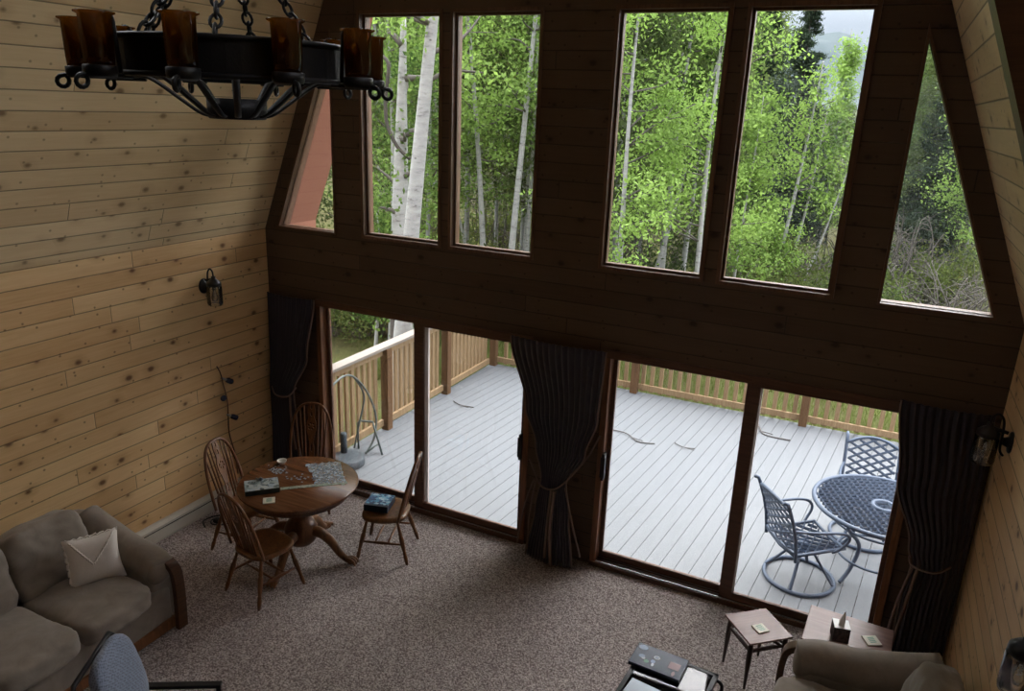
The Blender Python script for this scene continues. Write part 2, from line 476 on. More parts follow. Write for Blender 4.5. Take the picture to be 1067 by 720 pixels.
YO = .79                                    # the side walls and the roof run on past the glass
def side(name, xi, s):
    mb = MB(); mb.box(min(xi, xi + s * .15), max(xi, xi + s * .15), YB - .14, .14, -.3, ZK + .02)
    return struct(mb.build(name, M['pine_wall']))
side('wall_left', XL, -1); side('wall_right', XR, 1)
def slope_sec(s, t0, t1):
    xi, xt = (XL, XTL) if s < 0 else (XR, XTR)
    return [(xi, ZK), (xt, ZT), (xt + s * .16, ZT + .02), (xi + s * .16, ZK)]
for s, nm in ((-1, 'ceiling_left'), (1, 'ceiling_right')):
    xi = XL if s < 0 else XR
    fi = lambda a, b, xi=xi, s=s: (xi - s * SL * (b - ZK), a, b)
    fo = lambda a, b, xi=xi, s=s: (xi - s * SL * (b - ZK) + s * .16, a, b + .02)
    hole = [(-4.6, 5.45), (-2.9, 5.45), (-2.9, 6.6), (-4.6, 6.6)]
    mb = MB().prism([[(YB - .14, ZK), (.14, ZK), (.14, ZT), (YB - .14, ZT)], hole], fi, fo)
    struct(mb.build(nm, M['pine_slope']))
    rw = struct(thing('window_added_9' if s < 0 else 'window_added_10', None, None))      # unseen roof window, added to bring daylight into the room
    inn = [(-4.54, 5.51), (-2.96, 5.51), (-2.96, 6.54), (-4.54, 6.54)]
    MB().prism([hole, inn], lambda a, b: V(fi(a, b)) + V((-s * .01, 0, 0)), lambda a, b: V(fo(a, b)) + V((s * .03, 0, 0))).build('frame', M['frame'], rw)
    MB().prism([inn], lambda a, b: V(fi(a, b)) + V((s * .10, 0, 0)), lambda a, b: V(fi(a, b)) + V((s * .105, 0, 0))).build('pane', M['glass'], rw)
for s, nm in ((-1, 'ceiling_ridge_left'), (1, 'ceiling_ridge_right')):
    xt = XTL if s < 0 else XTR
    mb = MB().prism([[(xt, ZT), (XC, ZRIDGE), (XC, ZRIDGE + .18), (xt + s * .16, ZT + .12)]], lambda a, b: (a, YB - .14, b), lambda a, b: (a, YO, b))
    struct(mb.build(nm, M['pine_slope']))
# overhang outside the glass, painted salmon
for s, nm in ((-1, 'trim_1'), (1, 'trim_2')):
    xi = XL if s < 0 else XR
    mb = MB().prism([slope_sec(s, 0, 0)], lambda a, b: (a, .141, b), lambda a, b: (a, YO, b))
    mb.box(min(xi, xi + s * .15), max(xi, xi + s * .15), .141, YO, -.3, ZK + .01)
    o = struct(mb.build(nm, M['salmon']))
    o['label'] = 'salmon painted soffit and side wall past the glass'
# loft floor under the camera
struct(MB().box(XL, XR, YB, -5.35, 2.3, 2.5).build('floor_loft', M['frame_dark']))

def poly_inset(p, d):
    n = len(p); out = []
    area = sum(p[i][0] * p[(i + 1) % n][1] - p[(i + 1) % n][0] * p[i][1] for i in range(n))
    sg = 1 if area > 0 else -1
    for i in range(n):
        a, b, c = V(p[i - 1]), V(p[i]), V(p[(i + 1) % n])
        e1, e2 = (b - a).normalized(), (c - b).normalized()
        n1, n2 = V((-e1.y, e1.x)) * sg, V((-e2.y, e2.x)) * sg
        m = (n1 + n2); m = m / max(m.dot(n1), .04)
        out.append(tuple(b + m * d))
    return out
def window(name, poly):
    root = struct(thing(name, None, None))
    tri = len(poly) == 3
    inn = poly_inset(poly, .018 if tri else .03)
    # casing lines the opening; sash holds the pane
    f = MB().prism([poly_inset(poly, .001), inn], lambda a, b: (a, -.012, b), lambda a, b: (a, .15, b)).build('frame', M['frame'], root)
    sash = poly_inset(poly, .05)
    if tri: sash = poly_inset(poly, .022)
    MB().prism([poly_inset(poly, .017 if tri else .029), sash], lambda a, b: (a, .045, b), lambda a, b: (a, .10, b)).build('sash', M['frame'], root)
    MB().prism([poly_inset(sash, -.004)], lambda a, b: (a, .07, b), lambda a, b: (a, .075, b)).build('pane', M['glass'], root)
    return root
for nm, p in UP.items(): window(nm, p)

def sliding_door(name, x0, x1, mull, hx, hside):
    root = struct(thing(name, None, None))
    # jambs, head and sill
    mb = MB()
    mb.box(x0, x1, -.02, .13, 2.045, DZ).build('head_frame', M['frame_dark'], root, .004)
    for a in (x0, x1 - .055):
        MB().box(a, a + .055, -.02, .13, .0, 2.045).build('jamb', M['jamb'], root, .004)
    MB().box(x0, x1, -.03, .13, .0, .045).build('sill', M['frame_dark'], root, .004)
    t = MB()
    for yy in (-.012, .03, .075): t.box(x0 + .06, x1 - .06, yy, yy + .008, .045, .054)
    t.build('track', M['steel'], root)
    def panel(a, b, y, sa, sb):
        p = MB()
        p.box(a, a + sa, y, y + .035, .05, 2.045); p.box(b - sb, b, y, y + .035, .05, 2.045)
        p.box(a + sa, b - sb, y, y + .035, .05, .115); p.box(a + sa, b - sb, y, y + .035, 2.015, 2.045)
        o = p.build('panel_frame', M['frame_dark'], root, .003)
        MB().box(a + sa, b - sb, y + .014, y + .02, .115, 2.015).build('pane', M['glass'], o)
    panel(x0 + .055, mull + .05, .075, .035, .11)
    panel(mull - .05, x1 - .055, .012, .105, .035)
    MB().box(mull + .052, mull + (.094 if name == 'door_1' else .070), .049, .073, .06, 2.04).build('weather_strip', M['strip'], root)
    h = MB(); h.box(hx - .012, hx + .012, -.05, .012, .90, 1.16); h.box(hx + hside * .0 - .02, hx + .02, -.058, -.035, .93, 1.13)
    h.build('handle', M['black_metal'], root, .004)
sliding_door('door_1', *DOORS['door_1'], -3.86, -2.70, -1)
sliding_door('door_2', *DOORS['door_2'], -.70, -1.88, 1)
# dark rafter on the right slope
ra = MB()
def slope_pt(z, y, off): return (XR - SL * (z - ZK) - off, y, z)
a0, a1 = slope_pt(ZK - .1, -2.97, .06), slope_pt(ZT, -2.97, .06)
ra.beam(a0, a1, .16, .12, up=(1, 0, 0))
struct(ra.build('trim_3', M['frame_dark'])); 

# baseboard heater along the left wall
h = thing('baseboard_heater', 'long cream enamel baseboard heater along the left pine wall', 'heater', (XL, 0, 0))
y0, y1 = -5.2, -.62
sec = [(0.0, .0), (0.0, .185), (.03, .185), (.062, .16), (.062, .135), (.045, .135), (.045, .125), (.066, .125), (.066, .03), (.05, .012), (.05, 0)]
MB().prism([sec], lambda a, b: (a + .002, y0, b), lambda a, b: (a + .002, y1, b)).build('cover', M['heater'], h)
MB().box(.03, .0645, y0 + .02, y1 - .02, .127, .137).build('outlet_slot', M['dark'], h)
for yy in (y0 - .05, y1):
    MB().box(.002, .07, yy, yy + .05, 0, .19).build('end_cap', M['heater'], h, .006)

# ------------------------------------------------------------------ curtains
def curtain(name, label, prof, folds, mat, edges, cords):
    """prof rows: z, x_left, x_right, y, fold depth"""
    root = thing(name, label, 'curtain', (0, 0, 0))
    NU, NV = folds * 10, 60
    zt, zb = prof[0][0], prof[-1][0]
    vs, fs = [], []
    grid = []
    for j in range(NV + 1):
        z = lerp(zt, zb, j / NV)
        xl, xr, yc, am = interp(prof, z)
        row = []
        for i in range(NU + 1):
            u = i / NU
            ph = 2 * pi * folds * u + .5 * noise.noise(V((u * 6, z * .9, 3)))
            x = lerp(xl, xr, u) + .25 * am * sin(2 * ph) * .3
            y = yc + .42 * am * (sin(ph) + .5 * noise.noise(V((u * 9, z * 1.3, 0)))) - .05 * sin(pi * u) * (am > .02)
            row.append((x, min(y, -.03), z)); vs.append(row[-1])
        grid.append(row)
    for j in range(NV):
        for i in range(NU):
            a = j * (NU + 1) + i
            fs.append((a, a + 1, a + NU + 2, a + NU + 1))
    MB().add(vs, fs, True).build('drape', mat, root, solid=.006)
    if 'l' in edges: MB().tube([V(r[0]) + V((0, -.012, 0)) for r in grid], .007, 6).build('edge_braid', M['cord'], root)
    if 'r' in edges: MB().tube([V(r[-1]) + V((0, -.012, 0)) for r in grid], .007, 6).build('edge_braid', M['cord'], root)
    for nm, pts, r in cords:
        MB().tube(catmull(pts, 8), r, 6).build(nm, M['cord'], root)
    return root

curtain('curtain', 'charcoal velvet curtain gathered by a cord between the two sliding doors',
        [(2.13, -2.80, -1.90, -.11, .030), (1.5, -2.62, -1.93, -.12, .035), (1.15, -2.50, -2.02, -.13, .034), (.84, -2.42, -2.17, -.15, .028), (.55, -2.46, -2.12, -.16, .034), (.015, -2.53, -2.06, -.17, .040)],
        15, M['curtain'], 'lr',
        [('tieback', [(-2.60, -.03, .93), (-2.50, -.12, .86), (-2.40, -.22, .80), (-2.28, -.235, .79), (-2.18, -.19, .86), (-2.02, -.10, 1.10), (-1.93, -.02, 1.32)], .009),
         ('tassel', [(-2.47, -.20, .83), (-2.55, -.20, .55), (-2.62, -.19, .12)], .009),
         ('tassel', [(-2.45, -.21, .83), (-2.48, -.24, .5), (-2.49, -.24, .12)], .009),
         ('tassel', [(-2.28, -.235, .78), (-2.29, -.26, .5), (-2.30, -.27, .10)], .014),
         ('tassel', [(-2.25, -.235, .78), (-2.26, -.27, .4), (-2.23, -.28, .04)], .016),
         ('tassel', [(-2.16, -.20, .82), (-2.08, -.20, .5), (-1.99, -.16, .14)], .010)])
curtain('curtain', 'near-black curtain tied back in the right corner beside the patio door',
        [(2.16, .34, .93, -.10, .030), (1.55, .42, .94, -.11, .034), (1.05, .58, .95, -.13, .032), (.90, .62, .95, -.14, .028), (.6, .60, .955, -.14, .032), (.015, .60, .96, -.15, .038)],
        11, M['curtain_brown'], 'l',
        [('tieback', [(.60, -.13, .96), (.63, -.22, .93), (.78, -.25, .94), (.93, -.10, 1.0)], .009),
         ('tassel', [(.63, -.20, .92), (.58, -.20, .6), (.555, -.17, .2)], .010),
         ('tassel', [(.66, -.21, .92), (.63, -.23, .6), (.60, -.22, .2)], .012)])
curtain('curtain', 'near-black curtain tied back in the left corner beside the pine wall',
        [(2.13, -5.66, -5.03, -.10, .030), (1.5, -5.66, -5.14, -.11, .034), (1.08, -5.67, -5.33, -.13, .030), (.7, -5.67, -5.30, -.13, .034), (.015, -5.68, -5.22, -.15, .038)],
        11, M['curtain_brown'], 'r',
        [('tieback', [(-5.30, -.13, 1.14), (-5.34, -.22, 1.06), (-5.5, -.24, 1.06), (-5.68, -.10, 1.14)], .009),
         ('tassel', [(-5.33, -.20, 1.05), (-5.31, -.22, .8), (-5.29, -.2, .45)], .012)])

# ------------------------------------------------------------------ wall lanterns, light string
def sconce(label, loc, rz):
    """local: the wall is the plane y=0, the lamp hangs out along +y; origin is the plate's middle"""
    root = thing('wall_lantern', label, 'wall lamp', loc, rz, 'jar lanterns on the pine walls')
    MB().lathe([(.0, 0), (.058, .0), (.058, .012), (.05, .018), (.03, .02), (.02, .05), (.0, .05)], 20, (0, 0, 0), (0, 1, 0), sx=1, sy=1.25).build('wall_plate', M['black_metal'], root)
    arm = catmull([(0, .03, -.10), (0, .055, -.06), (0, .06, .06), (0, .07, .14), (0, .10, .175), (0, .13, .155), (0, .138, .10)], 6)
    MB().tube(arm, .008, 8).build('arm', M['black_metal'], root)
    MB().beam((0, .03, .06), (0, .138, .085), .014, .02).build('bracket', M['black_metal'], root)
    y = .138
    MB().lathe([(.0, .11), (.020, .11), (.022, .085), (.046, .07), (.066, .05), (.068, .02), (.064, .02), (.0, .03)], 22, (0, y, 0)).build('cap', M['black_metal'], root)
    MB().lathe([(.062, .025), (.070, .005), (.071, -.145), (.067, -.168), (.064, -.166), (.067, -.145), (.066, .005), (.058, .025)], 26, (0, y, 0)).build('glass_jar', M['jar'], root)
    MB().lathe([(.0, .03), (.020, .03), (.020, -.02), (.0, -.02)], 14, (0, y, 0)).build('socket', M['black_metal'], root)
    b = MB().lathe([(.010, -.02), (.014, -.04), (.030, -.08), (.033, -.105), (.024, -.128), (.0, -.136)], 16, (0, y, 0)).build('bulb', M['jar'], root)
    fl = []
    for i in range(25):
        fl.append((.010 * cos(i * 1.1), y + .010 * sin(i * 1.1), -.04 - .055 * abs(((i / 12) % 2) - 1)))
    MB().tube(fl, .0016, 4).build('filament', M['steel'], b)
    return root
sconce('black lantern with a clear jar on the right wall just past the dark curtain', (XR, -.50, 2.13), pi / 2)
sconce('black lantern with a clear jar partly cut off by the lower right frame edge', (XR, -2.57, 1.92), pi / 2)
sconce('black lantern seen from behind its plate, on the left pine wall', (XL, -.86, 2.33), -pi / 2)

st = thing('spotlight_string', 'cord with three small dark spotlights hanging on the left pine wall', 'light string', (XL, -.74, .3))
MB().tube(catmull([(.02, -.06, 1.2), (.03, -.03, 1.12), (.025, .0, .98), (.03, .03, .8), (.025, .03, .62), (.02, .03, .45), (.02, .08, .2), (.025, .1, -.05)], 6), .006, 6).build('cord', M['oak_dark'], st)
M['lens'] = plain('blue_black_plastic', srgb(56, 58, 82), .25)
for zz, yy, d in ((1.06, .0, (.3, .75, -.5)), (.86, -.06, (.4, -.6, .1)), (.66, .05, (.5, .7, -.5))):
    d = V(d).normalized(); p = V((.03, .0 + (.01 if zz < 1 else -.01), zz))
    MB().lathe([(.0, 0), (.010, .0), (.012, .05), (.0, .05)], 12, p, d).build('spot_stem', M['steel'], st)
    MB().lathe([(.0, .045), (.020, .045), (.027, .06), (.028, .10), (.022, .115), (.0, .12)], 14, p, d).build('spot_head', M['lens'], st)
co = MB().tube(catmull([(-5.50, -1.30, .008), (-5.60, -1.22, .008), (-5.56, -1.08, .008), (-5.42, -1.06, .008), (-5.36, -1.16, .01), (-5.46, -1.24, .02), (-5.54, -1.17, .012), (-5.48, -1.10, .008)], 8), .007, 6)
co.cushion((-5.46, -1.17, .025), (.09, .07, .045), 4, 5)
tag(co.build('power_cord', M['black_metal']), 'small coil of black power cord on the carpet by the heater', 'cord')

# ------------------------------------------------------------------ chandelier
ch = thing('chandelier', 'black iron wheel chandelier with ten amber glass lamps hanging on chains', 'chandelier', (-2.335, -3.65, 4.138))
RB = .445
bm_ = MB()
N = 60
vs, fs = [], []
for k in range(N):
    a = 2 * pi * k / N
    for r, z in ((RB, 0), (RB, .125), (RB - .014, .125), (RB - .014, 0)): vs.append((r * cos(a), r * sin(a), z))
for k in range(N):
    for q in range(4):
        fs.append((k * 4 + q, ((k + 1) % N) * 4 + q, ((k + 1) % N) * 4 + (q + 1) % 4, k * 4 + (q + 1) % 4))
bm_.add(vs, fs, False)
bm_.build('ring_band', M['black_iron'], ch)
for zz in (.0, .122):
    MB().tube([(RB * cos(2 * pi * k / 60), RB * sin(2 * pi * k / 60), zz) for k in range(60)], .010, 6, True).build('band_rim', M['black_iron'], ch)
def pol(deg, r):
    a = RAD(45.8 - deg)
    return V((cos(a) * r, sin(a) * r))
for k in range(10):
    dg = 180 - 36 * k
    o = pol(dg, 1.0); d3 = V((o.x, o.y, 0))
    P = lambda r, z: d3 * r + V((0, 0, z))
    arm = [P(RB - .03, -.012), P(RB + .14, -.012)]
    sc1 = [P(RB + .14 + .03 * sin(t) * (1 - t / 9), -.012 - .03 * (1 - cos(t)) * (1 - t / 9)) for t in [i * .5 for i in range(12)]]
    a_ = MB().tube(arm + sc1[1:], .008, 6)
    up = [P(RB + .012, .0), P(RB + .018, .11), P(RB + .02, .16)] + [P(RB + .02 + .024 - .024 * cos(t), .16 + .024 * sin(t)) for t in [i * .5 for i in range(1, 10)]]
    a_.tube(up, .008, 6)
    a_.build('scroll_arm', M['black_iron'], ch)
    c = P(RB + .080, -.01)
    MB().lathe([(.0, -.005), (.05, -.005), (.054, .008), (.054, .028), (.05, .03), (.0, .03)], 18, c).build('lamp_cup', M['black_iron'], ch)
    g = MB().lathe([(.046, .028), (.048, .06), (.051, .184), (.063, .190), (.063, .194), (.049, .188), (.045, .06), (.043, .03)], 22, c)
    s_ = g.build('glass_shade', M['amber'], ch)
    MB().lathe([(.0, .03), (.016, .03), (.016, .10), (.013, .105), (.0, .12)], 10, c).build('candle', M['oak_dark'], s_)
def chain(p0, p1, link_=.062, r=.0062):
    p0, p1 = V(p0), V(p1); d = p1 - p0; n = max(2, int(d.length / (link_ * .78))); d.normalize()
    s1 = d.cross(V((0, 0, 1))); s1 = s1.normalized() if s1.length > .01 else V((1, 0, 0)); s2 = d.cross(s1)
    m = MB()
    for i in range(n):
        c = p0 + d * (link_ * .78) * (i + .5); s = s1 if i % 2 else s2
        pts = [c + d * (link_ * .5) * cos(2 * pi * k / 12) + s * (link_ * .3) * sin(2 * pi * k / 12) for k in range(12)]
        m.tube(pts, r, 5, True)
    return m
HUB = V((0, 0, .60))
for dg in (132, 218, 98, 282, 320):
    o = pol(dg, RB - .01)
    chain((o.x, o.y, .12), (o.x * .08, o.y * .08, .57)).build('suspension_chain', M['black_iron'], ch)
MB().tube([(.05 * cos(t), .05 * sin(t), .58) for t in [2 * pi * k / 20 for k in range(20)]], .010, 6, True).build('hub_ring', M['black_iron'], ch)
chain((0, 0, .58), (0, 0, ZRIDGE - 4.15 - .03)).build('ceiling_chain', M['black_iron'], ch)
# cage below the ring
for k in range(14):
    o = pol(13 + 25.714 * k, 1.0); d3 = V((o.x, o.y, 0))
    pts = catmull([d3 * (RB - .02) + V((0, 0, .0)), d3 * .34 + V((0, 0, -.004)), d3 * .29 + V((0, 0, -.02)), d3 * .20 + V((0, 0, -.085)), d3 * .13 + V((0, 0, -.132)), d3 * .07 + V((0, 0, -.138))], 5)
    MB().tube(pts, .0055, 6, flat=2.6).build('cage_strap', M['black_iron'], ch)
MB().lathe([(.0, -.148), (.105, -.148), (.112, -.14), (.112, -.072), (.105, -.072), (.105, -.132), (.0, -.135)], 28).build('cage_base', M['black_iron'], ch)

# ------------------------------------------------------------------ dining corner
def turned(mb, p0, p1, prof, seg=12):
    p0, p1 = V(p0), V(p1); d = p1 - p0
    mb.lathe([(r, t * d.length) for t, r in prof], seg, p0, d)
LEG = [(0, .012), (.08, .016), (.18, .019), (.22, .014), (.25, .018), (.28, .014), (.42, .020), (.60, .022), (.66, .015), (.69, .020), (.72, .015), (.9, .013), (1, .012)]
SPIN = [(0, .007), (.3, .010), (.6, .009), (1, .006)]
def make_chair(label):
    root = thing('windsor_chair', label, 'chair', group='windsor chairs at the round table')
    # saddle seat
    ol = []
    for i in range(40):
        t = 2 * pi * i / 40; x, y = cos(t), sin(t)
        e = 3.2; m = (abs(x) ** e + abs(y) ** e) ** (1 / e); x /= m; y /= m
        ol.append((x * (.225 - .025 * (y < 0) * -y), y * .21))
    vs, fs = [], []
    rings = [(1.0, .405), (1.0, .425), (.96, .44), (.8, .438), (.5, .430), (.2, .428)]
    for s, z in rings:
        for x, y in ol:
            vs.append((x * s, y * s, z + (.006 * (1 - abs(x * 4)) if s < .9 and y > 0 else 0)))
    n = 40
    for j in range(len(rings) - 1):
        for i in range(n): fs.append((j * n + i, j * n + (i + 1) % n, (j + 1) * n + (i + 1) % n, (j + 1) * n + i))
    fs.append(tuple(range((len(rings) - 1) * n, len(rings) * n))); fs.append(tuple(reversed(range(n))))
    MB().add(vs, fs, True).build('seat', M['oak'], root)
    L = {}
    for sx in (-1, 1):
        for sy in (-1, 1):
            top, bot = V((sx * .15, sy * .14, .41)), V((sx * .225, sy * (.225 if sy > 0 else .25), 0))
            L[sx, sy] = (top, bot)
            m = MB(); turned(m, bot, top, LEG); m.build('leg', M['oak'], root)
    mid = lambda k, t: L[k][0].lerp(L[k][1], t)
    for sx in (-1, 1):
        m = MB(); turned(m, mid((sx, -1), .55), mid((sx, 1), .55), [(0, .008), (.3, .011), (.5, .016), (.7, .011), (1, .008)]); m.build('side_stretcher', M['oak'], root)
    for yy in (-.06, .06):
        m = MB(); turned(m, (-.185, yy, .185), (.185, yy, .185), [(0, .007), (.3, .010), (.5, .014), (.7, .010), (1, .007)]); m.build('cross_stretcher', M['oak'], root)
    # bow back leaning rearwards
    def back(x, z):      # z above the seat
        return V((x, -.165 - .22 * z - .06 * z * z + .03 * (x / .2) ** 2 * 0, .43 + z))
    bow = []
    for i in range(41):
        a = pi * i / 40
        x = .218 * math.copysign(abs(cos(a)) ** .72, cos(a)) * (1 + .05 * sin(a)); z = .585 * sin(a) ** .80 if 0 < a < pi else 0
        bow.append(back(x, max(z, -.01)))
    MB().tube(bow, .0135, 8).build('bow', M['oak'], root)
    def zbow(x):
        best = 0
        for i in range(400):
            a = pi * i / 399
            if abs(.218 * math.copysign(abs(cos(a)) ** .72, cos(a)) * (1 + .05 * sin(a)) - x) < .006: best = max(best, .585 * sin(a) ** .80)
        return best
    for x in (-.145, -.105, -.068, .068, .105, .145):
        m = MB(); xt = x * 1.12
        turned(m, back(x * .85, -.01), back(xt, zbow(xt) - .005), SPIN, 8); m.build('spindle', M['oak'], root)
    # pierced centre splat
    prof = [(0, .026), (.10, .030), (.18, .022), (.24, .034), (.32, .052), (.38, .050), (.44, .034), (.50, .040), (.59, .030)]
    wid = lambda z: interp(prof, z)[0]
    zs = [i * .58 / 30 for i in range(31)]
    outl = [(wid(z), z) for z in zs] + [(-wid(z), z) for z in reversed(zs)]
    hl = []
    for q in range(6):
        a = 2 * pi * q / 6 + .3
        c0 = (.028 * cos(a), .35 + .030 * sin(a))
        hl.append([(c0[0] + .0095 * cos(t), c0[1] + .011 * sin(t)) for t in [2 * pi * i / 8 for i in range(8)]])
    hl.append([(.011 * cos(t), .475 + .024 * sin(t)) for t in [2 * pi * i / 10 for i in range(10)]])
    hl.append([(.011 * cos(t), .545 + .022 * sin(t)) for t in [2 * pi * i / 10 for i in range(10)]])
    hl.append([(.010 * cos(t), .13 + .045 * sin(t)) for t in [2 * pi * i / 10 for i in range(10)]])
    MB().prism([outl] + hl, lambda a, b: back(a, b) + V((0, .005, 0)), lambda a, b: back(a, b) - V((0, .005, 0))).build('splat', M['oak'], root)
    return root
chair0 = make_chair('oak bow-back chair turned sideways with a dark blue box on its seat')
def put(o, x, y, face):
    o.location = (x, y, 0); o.rotation_euler = (0, 0, math.atan2(-face[0], face[1])); return o
put(chair0, -3.73, -.735, (-.94, -.34))
for lab, x, y, f in (('oak bow-back chair behind the table, in front of the sliding door and left curtain', -4.92, -.42, (.52, -.85)),
                     ('oak bow-back chair between the pine wall and the round table', -4.93, -1.29, (.98, .14)),
                     ('oak bow-back chair nearest the sofa, its back to the room', -4.30, -1.73, (.16, .98))):
    c = copy_tree(chair0); c['label'] = lab; put(c, x, y, f)

TX, TY, TZ = -4.36, -1.20, .76
tb = thing('pedestal_table', 'round oak pedestal table with claw feet and a jigsaw on top', 'table', (TX, TY, 0))
MB().lathe([(0, .728), (.50, .728), (.525, .733), (.535, .745), (.530, .755), (.52, .76), (0, .76)], 56).build('tabletop', M['oak_top'], tb)
MB().lathe([(.44, .655), (.46, .655), (.465, .728), (.44, .728)], 48).build('apron', M['oak_dark'], tb)
MB().lathe([(.0, .14), (.10, .14), (.13, .17), (.15, .22), (.15, .30), (.12, .36), (.085, .40), (.085, .44), (.13, .48), (.145, .54), (.12, .60), (.09, .64), (.16, .70), (.2, .73), (.0, .73)], 28).build('pedestal', M['oak_dark'], tb)
for k in range(4):
    a = RAD(12 + 90 * k); d = V((cos(a), sin(a), 0)); pz = V((0, 0, 1)); sd = V((-sin(a), cos(a), 0))
    pts = catmull([d * .10 + pz * .27, d * .20 + pz * .27, d * .30 + pz * .20, d * .38 + pz * .10, d * .45 + pz * .045, d * .50 + pz * .035], 5)
    rs = [lerp(.055, .03, min(1, i / (len(pts) * .75))) for i in range(len(pts))]
    ft = MB().tube(pts, rs, 12).build('foot', M['oak'], tb)
    cl = MB()
    for q in (-1, 0, 1):
        cl.tube(catmull([d * .455 + sd * .012 * q + pz * .05, d * .50 + sd * .026 * q + pz * .055, d * .535 + sd * .032 * q + pz * .035, d * .55 + sd * .034 * q + pz * .008], 4), [.018] * 4 + [.016] * 5 + [.013] * 2 + [.007] * 2, 8)
    cl.cushion((d.x * .50, d.y * .50, .026), (.075, .075, .05), 2, 6)
    cl.build('claw', M['oak'], ft)

def picture_mat(name, cols, scale, rand=1.0, cell='Color'):
    k = NT(name); co = k.coord()
    c = k.sep(k.voro(co, scale, rand, 'Color'))[0]
    n = k.noise(co, scale * .35, 4, .7)
    f = k.math('ADD', k.math('MULTIPLY', c, .55), k.math('MULTIPLY', n, .5))
    return k.done(k.bsdf(k.ramp(f, [(.15 + .7 * i / (len(cols) - 1), c_) for i, c_ in enumerate(cols)]), .35))
M['jigsaw'] = picture_mat('jigsaw_picture', [srgb(48, 50, 52), srgb(96, 112, 128), srgb(150, 128, 104), srgb(150, 176, 200), srgb(232, 234, 232)], 75)
M['jigsaw_edge'] = picture_mat('jigsaw_border_picture', [srgb(120, 132, 112), srgb(150, 160, 140), srgb(196, 200, 186)], 60)
M['lid_pic'] = picture_mat('box_lid_picture', [srgb(30, 40, 44), srgb(80, 96, 98), srgb(160, 174, 176), srgb(214, 218, 214), srgb(150, 176, 196)], 26)
M['box_pic'] = picture_mat('blue_box_picture', [srgb(16, 30, 60), srgb(36, 78, 128), srgb(90, 160, 196), srgb(206, 226, 232)], 40)
M['box_navy'] = plain('navy_cardboard', srgb(28, 42, 66), .4)
M['box_grey'] = plain('dark_teal_cardboard', srgb(52, 62, 62), .5)
M['card'] = plain('cream_card', srgb(226, 224, 206), .5, var=.03)
M['mint'] = plain('mint_print', srgb(132, 176, 154), .5)

def jag(p, q, n, r):
    out = []
    for i in range(n):
        t = i / n; b = V(p).lerp(V(q), t); d = (V(q) - V(p)).normalized()
        out.append(tuple(b + V((-d.y, d.x)) * r.uniform(-.018, .018)))
    return out
rj = random.Random(3)
jig = thing('jigsaw_puzzle', 'partly assembled jigsaw picture lying on the round table', 'jigsaw puzzle', (TX, TY, TZ))
A, B, C_, D_ = (-.02, .47), (.10, .44), (.385, .165), (.05, -.05)
A2 = (-.20, .20)
body = jag((-.18, .30), (.06, .50), 14, rj) + jag((.06, .50), (.37, .20), 16, rj) + jag((.37, .20), (.16, .02), 12, rj) + jag((.16, .02), (.05, .16), 10, rj) + jag((.05, .16), (-.18, .30), 12, rj)
MB().prism([body], lambda a, b: (a, b, .0005), lambda a, b: (a, b, .0035)).build('assembled_picture', M['jigsaw'], jig)
def strip(p, q, w):
    p, q = V(p), V(q); d = (q - p).normalized(); n = V((-d.y, d.x)) * w
    return [tuple(p), tuple(q), tuple(q + n), tuple(p + n)]
MB().prism([strip((-.03, -.20), (.40, .19), .045)], lambda a, b: (a, b, .0005), lambda a, b: (a, b, .0032)).build('border_strip', M['jigsaw_edge'], jig)
MB().prism([strip((.40, .155), (.08, .50), .03)], lambda a, b: (a, b, .0005), lambda a, b: (a, b, .003)).build('border_strip', M['jigsaw_edge'], jig)
def piece_mesh():
    o = []
    for s in range(4):
        a = s * pi / 2
        for u, v in ((-1, -1), (-.25, -1), (-.3, -1.35 if s % 2 else -.65), (.3, -1.35 if s % 2 else -.65), (.25, -1)):
            o.append((.0085 * (u * cos(a) - v * sin(a)), .0085 * (u * sin(a) + v * cos(a))))
    return MB().prism([o], lambda a, b: (a, b, 0), lambda a, b: (a, b, .0022))
pc0 = piece_mesh().build('puzzle_piece', M['jigsaw'])
tag(pc0, 'tiny loose jigsaw piece scattered on the round table', 'puzzle piece', 'loose jigsaw pieces')
for i in range(64):
    c = pc0 if i == 0 else pc0.copy()
    if i: COL.objects.link(c)
    while True:
        if i < 40: x, y = rj.gauss(-.30, .07), rj.gauss(.05, .06)
        else: x, y = rj.uniform(-.12, .22), rj.uniform(-.02, .16)
        if math.hypot(x, y) < .49 and not (-.44 < x < -.07 and y < .0 - (x + .2) * .2): break
    c.location = (TX + x, TY + y, TZ + (.0005 if i < 40 else .004)); c.rotation_euler = (0, 0, rj.uniform(0, 6.28))
lid = thing('puzzle_box', 'grey puzzle box lid with a landscape picture on the round table', 'box', (-4.545, -1.465, TZ), RAD(47))
MB().box(-.145, .145, -.105, .105, .0, .045).build('lid_tray', M['box_grey'], lid, .002)
MB().box(-.143, .143, -.103, .103, .0452, .0465).build('lid_picture', M['lid_pic'], lid)
bw = thing('piece_heap', 'small heap of loose puzzle pieces on the grey box lid', 'heap', (-4.60, -1.42, TZ + .047))
m = MB()
for i in range(26):
    a, r_ = rj.uniform(0, 6.28), abs(rj.gauss(0, .03))
    m.box(-.009, .009, -.008, .008, 0, .002, Matrix.Translation((r_ * cos(a), r_ * sin(a), .0005 + max(0, .03 - r_ * .6) * rj.random())) @ Matrix.Rotation(rj.uniform(0, 6), 4, 'Z') @ Matrix.Rotation(rj.uniform(-.5, .5), 4, 'X'))
bw_o = m.build('pile', M['jigsaw'], bw); 
bw['kind'] = 'stuff'
bo = MB().lathe([(0, .0), (.024, .0), (.028, .005), (.043, .028), (.046, .036), (.043, .036), (.036, .017), (.016, .009), (0, .009)], 24, (-4.735, -1.00, TZ + .001)).build('bowl', M['white'])
tag(bo, 'small white bowl on the far left of the round table', 'bowl')
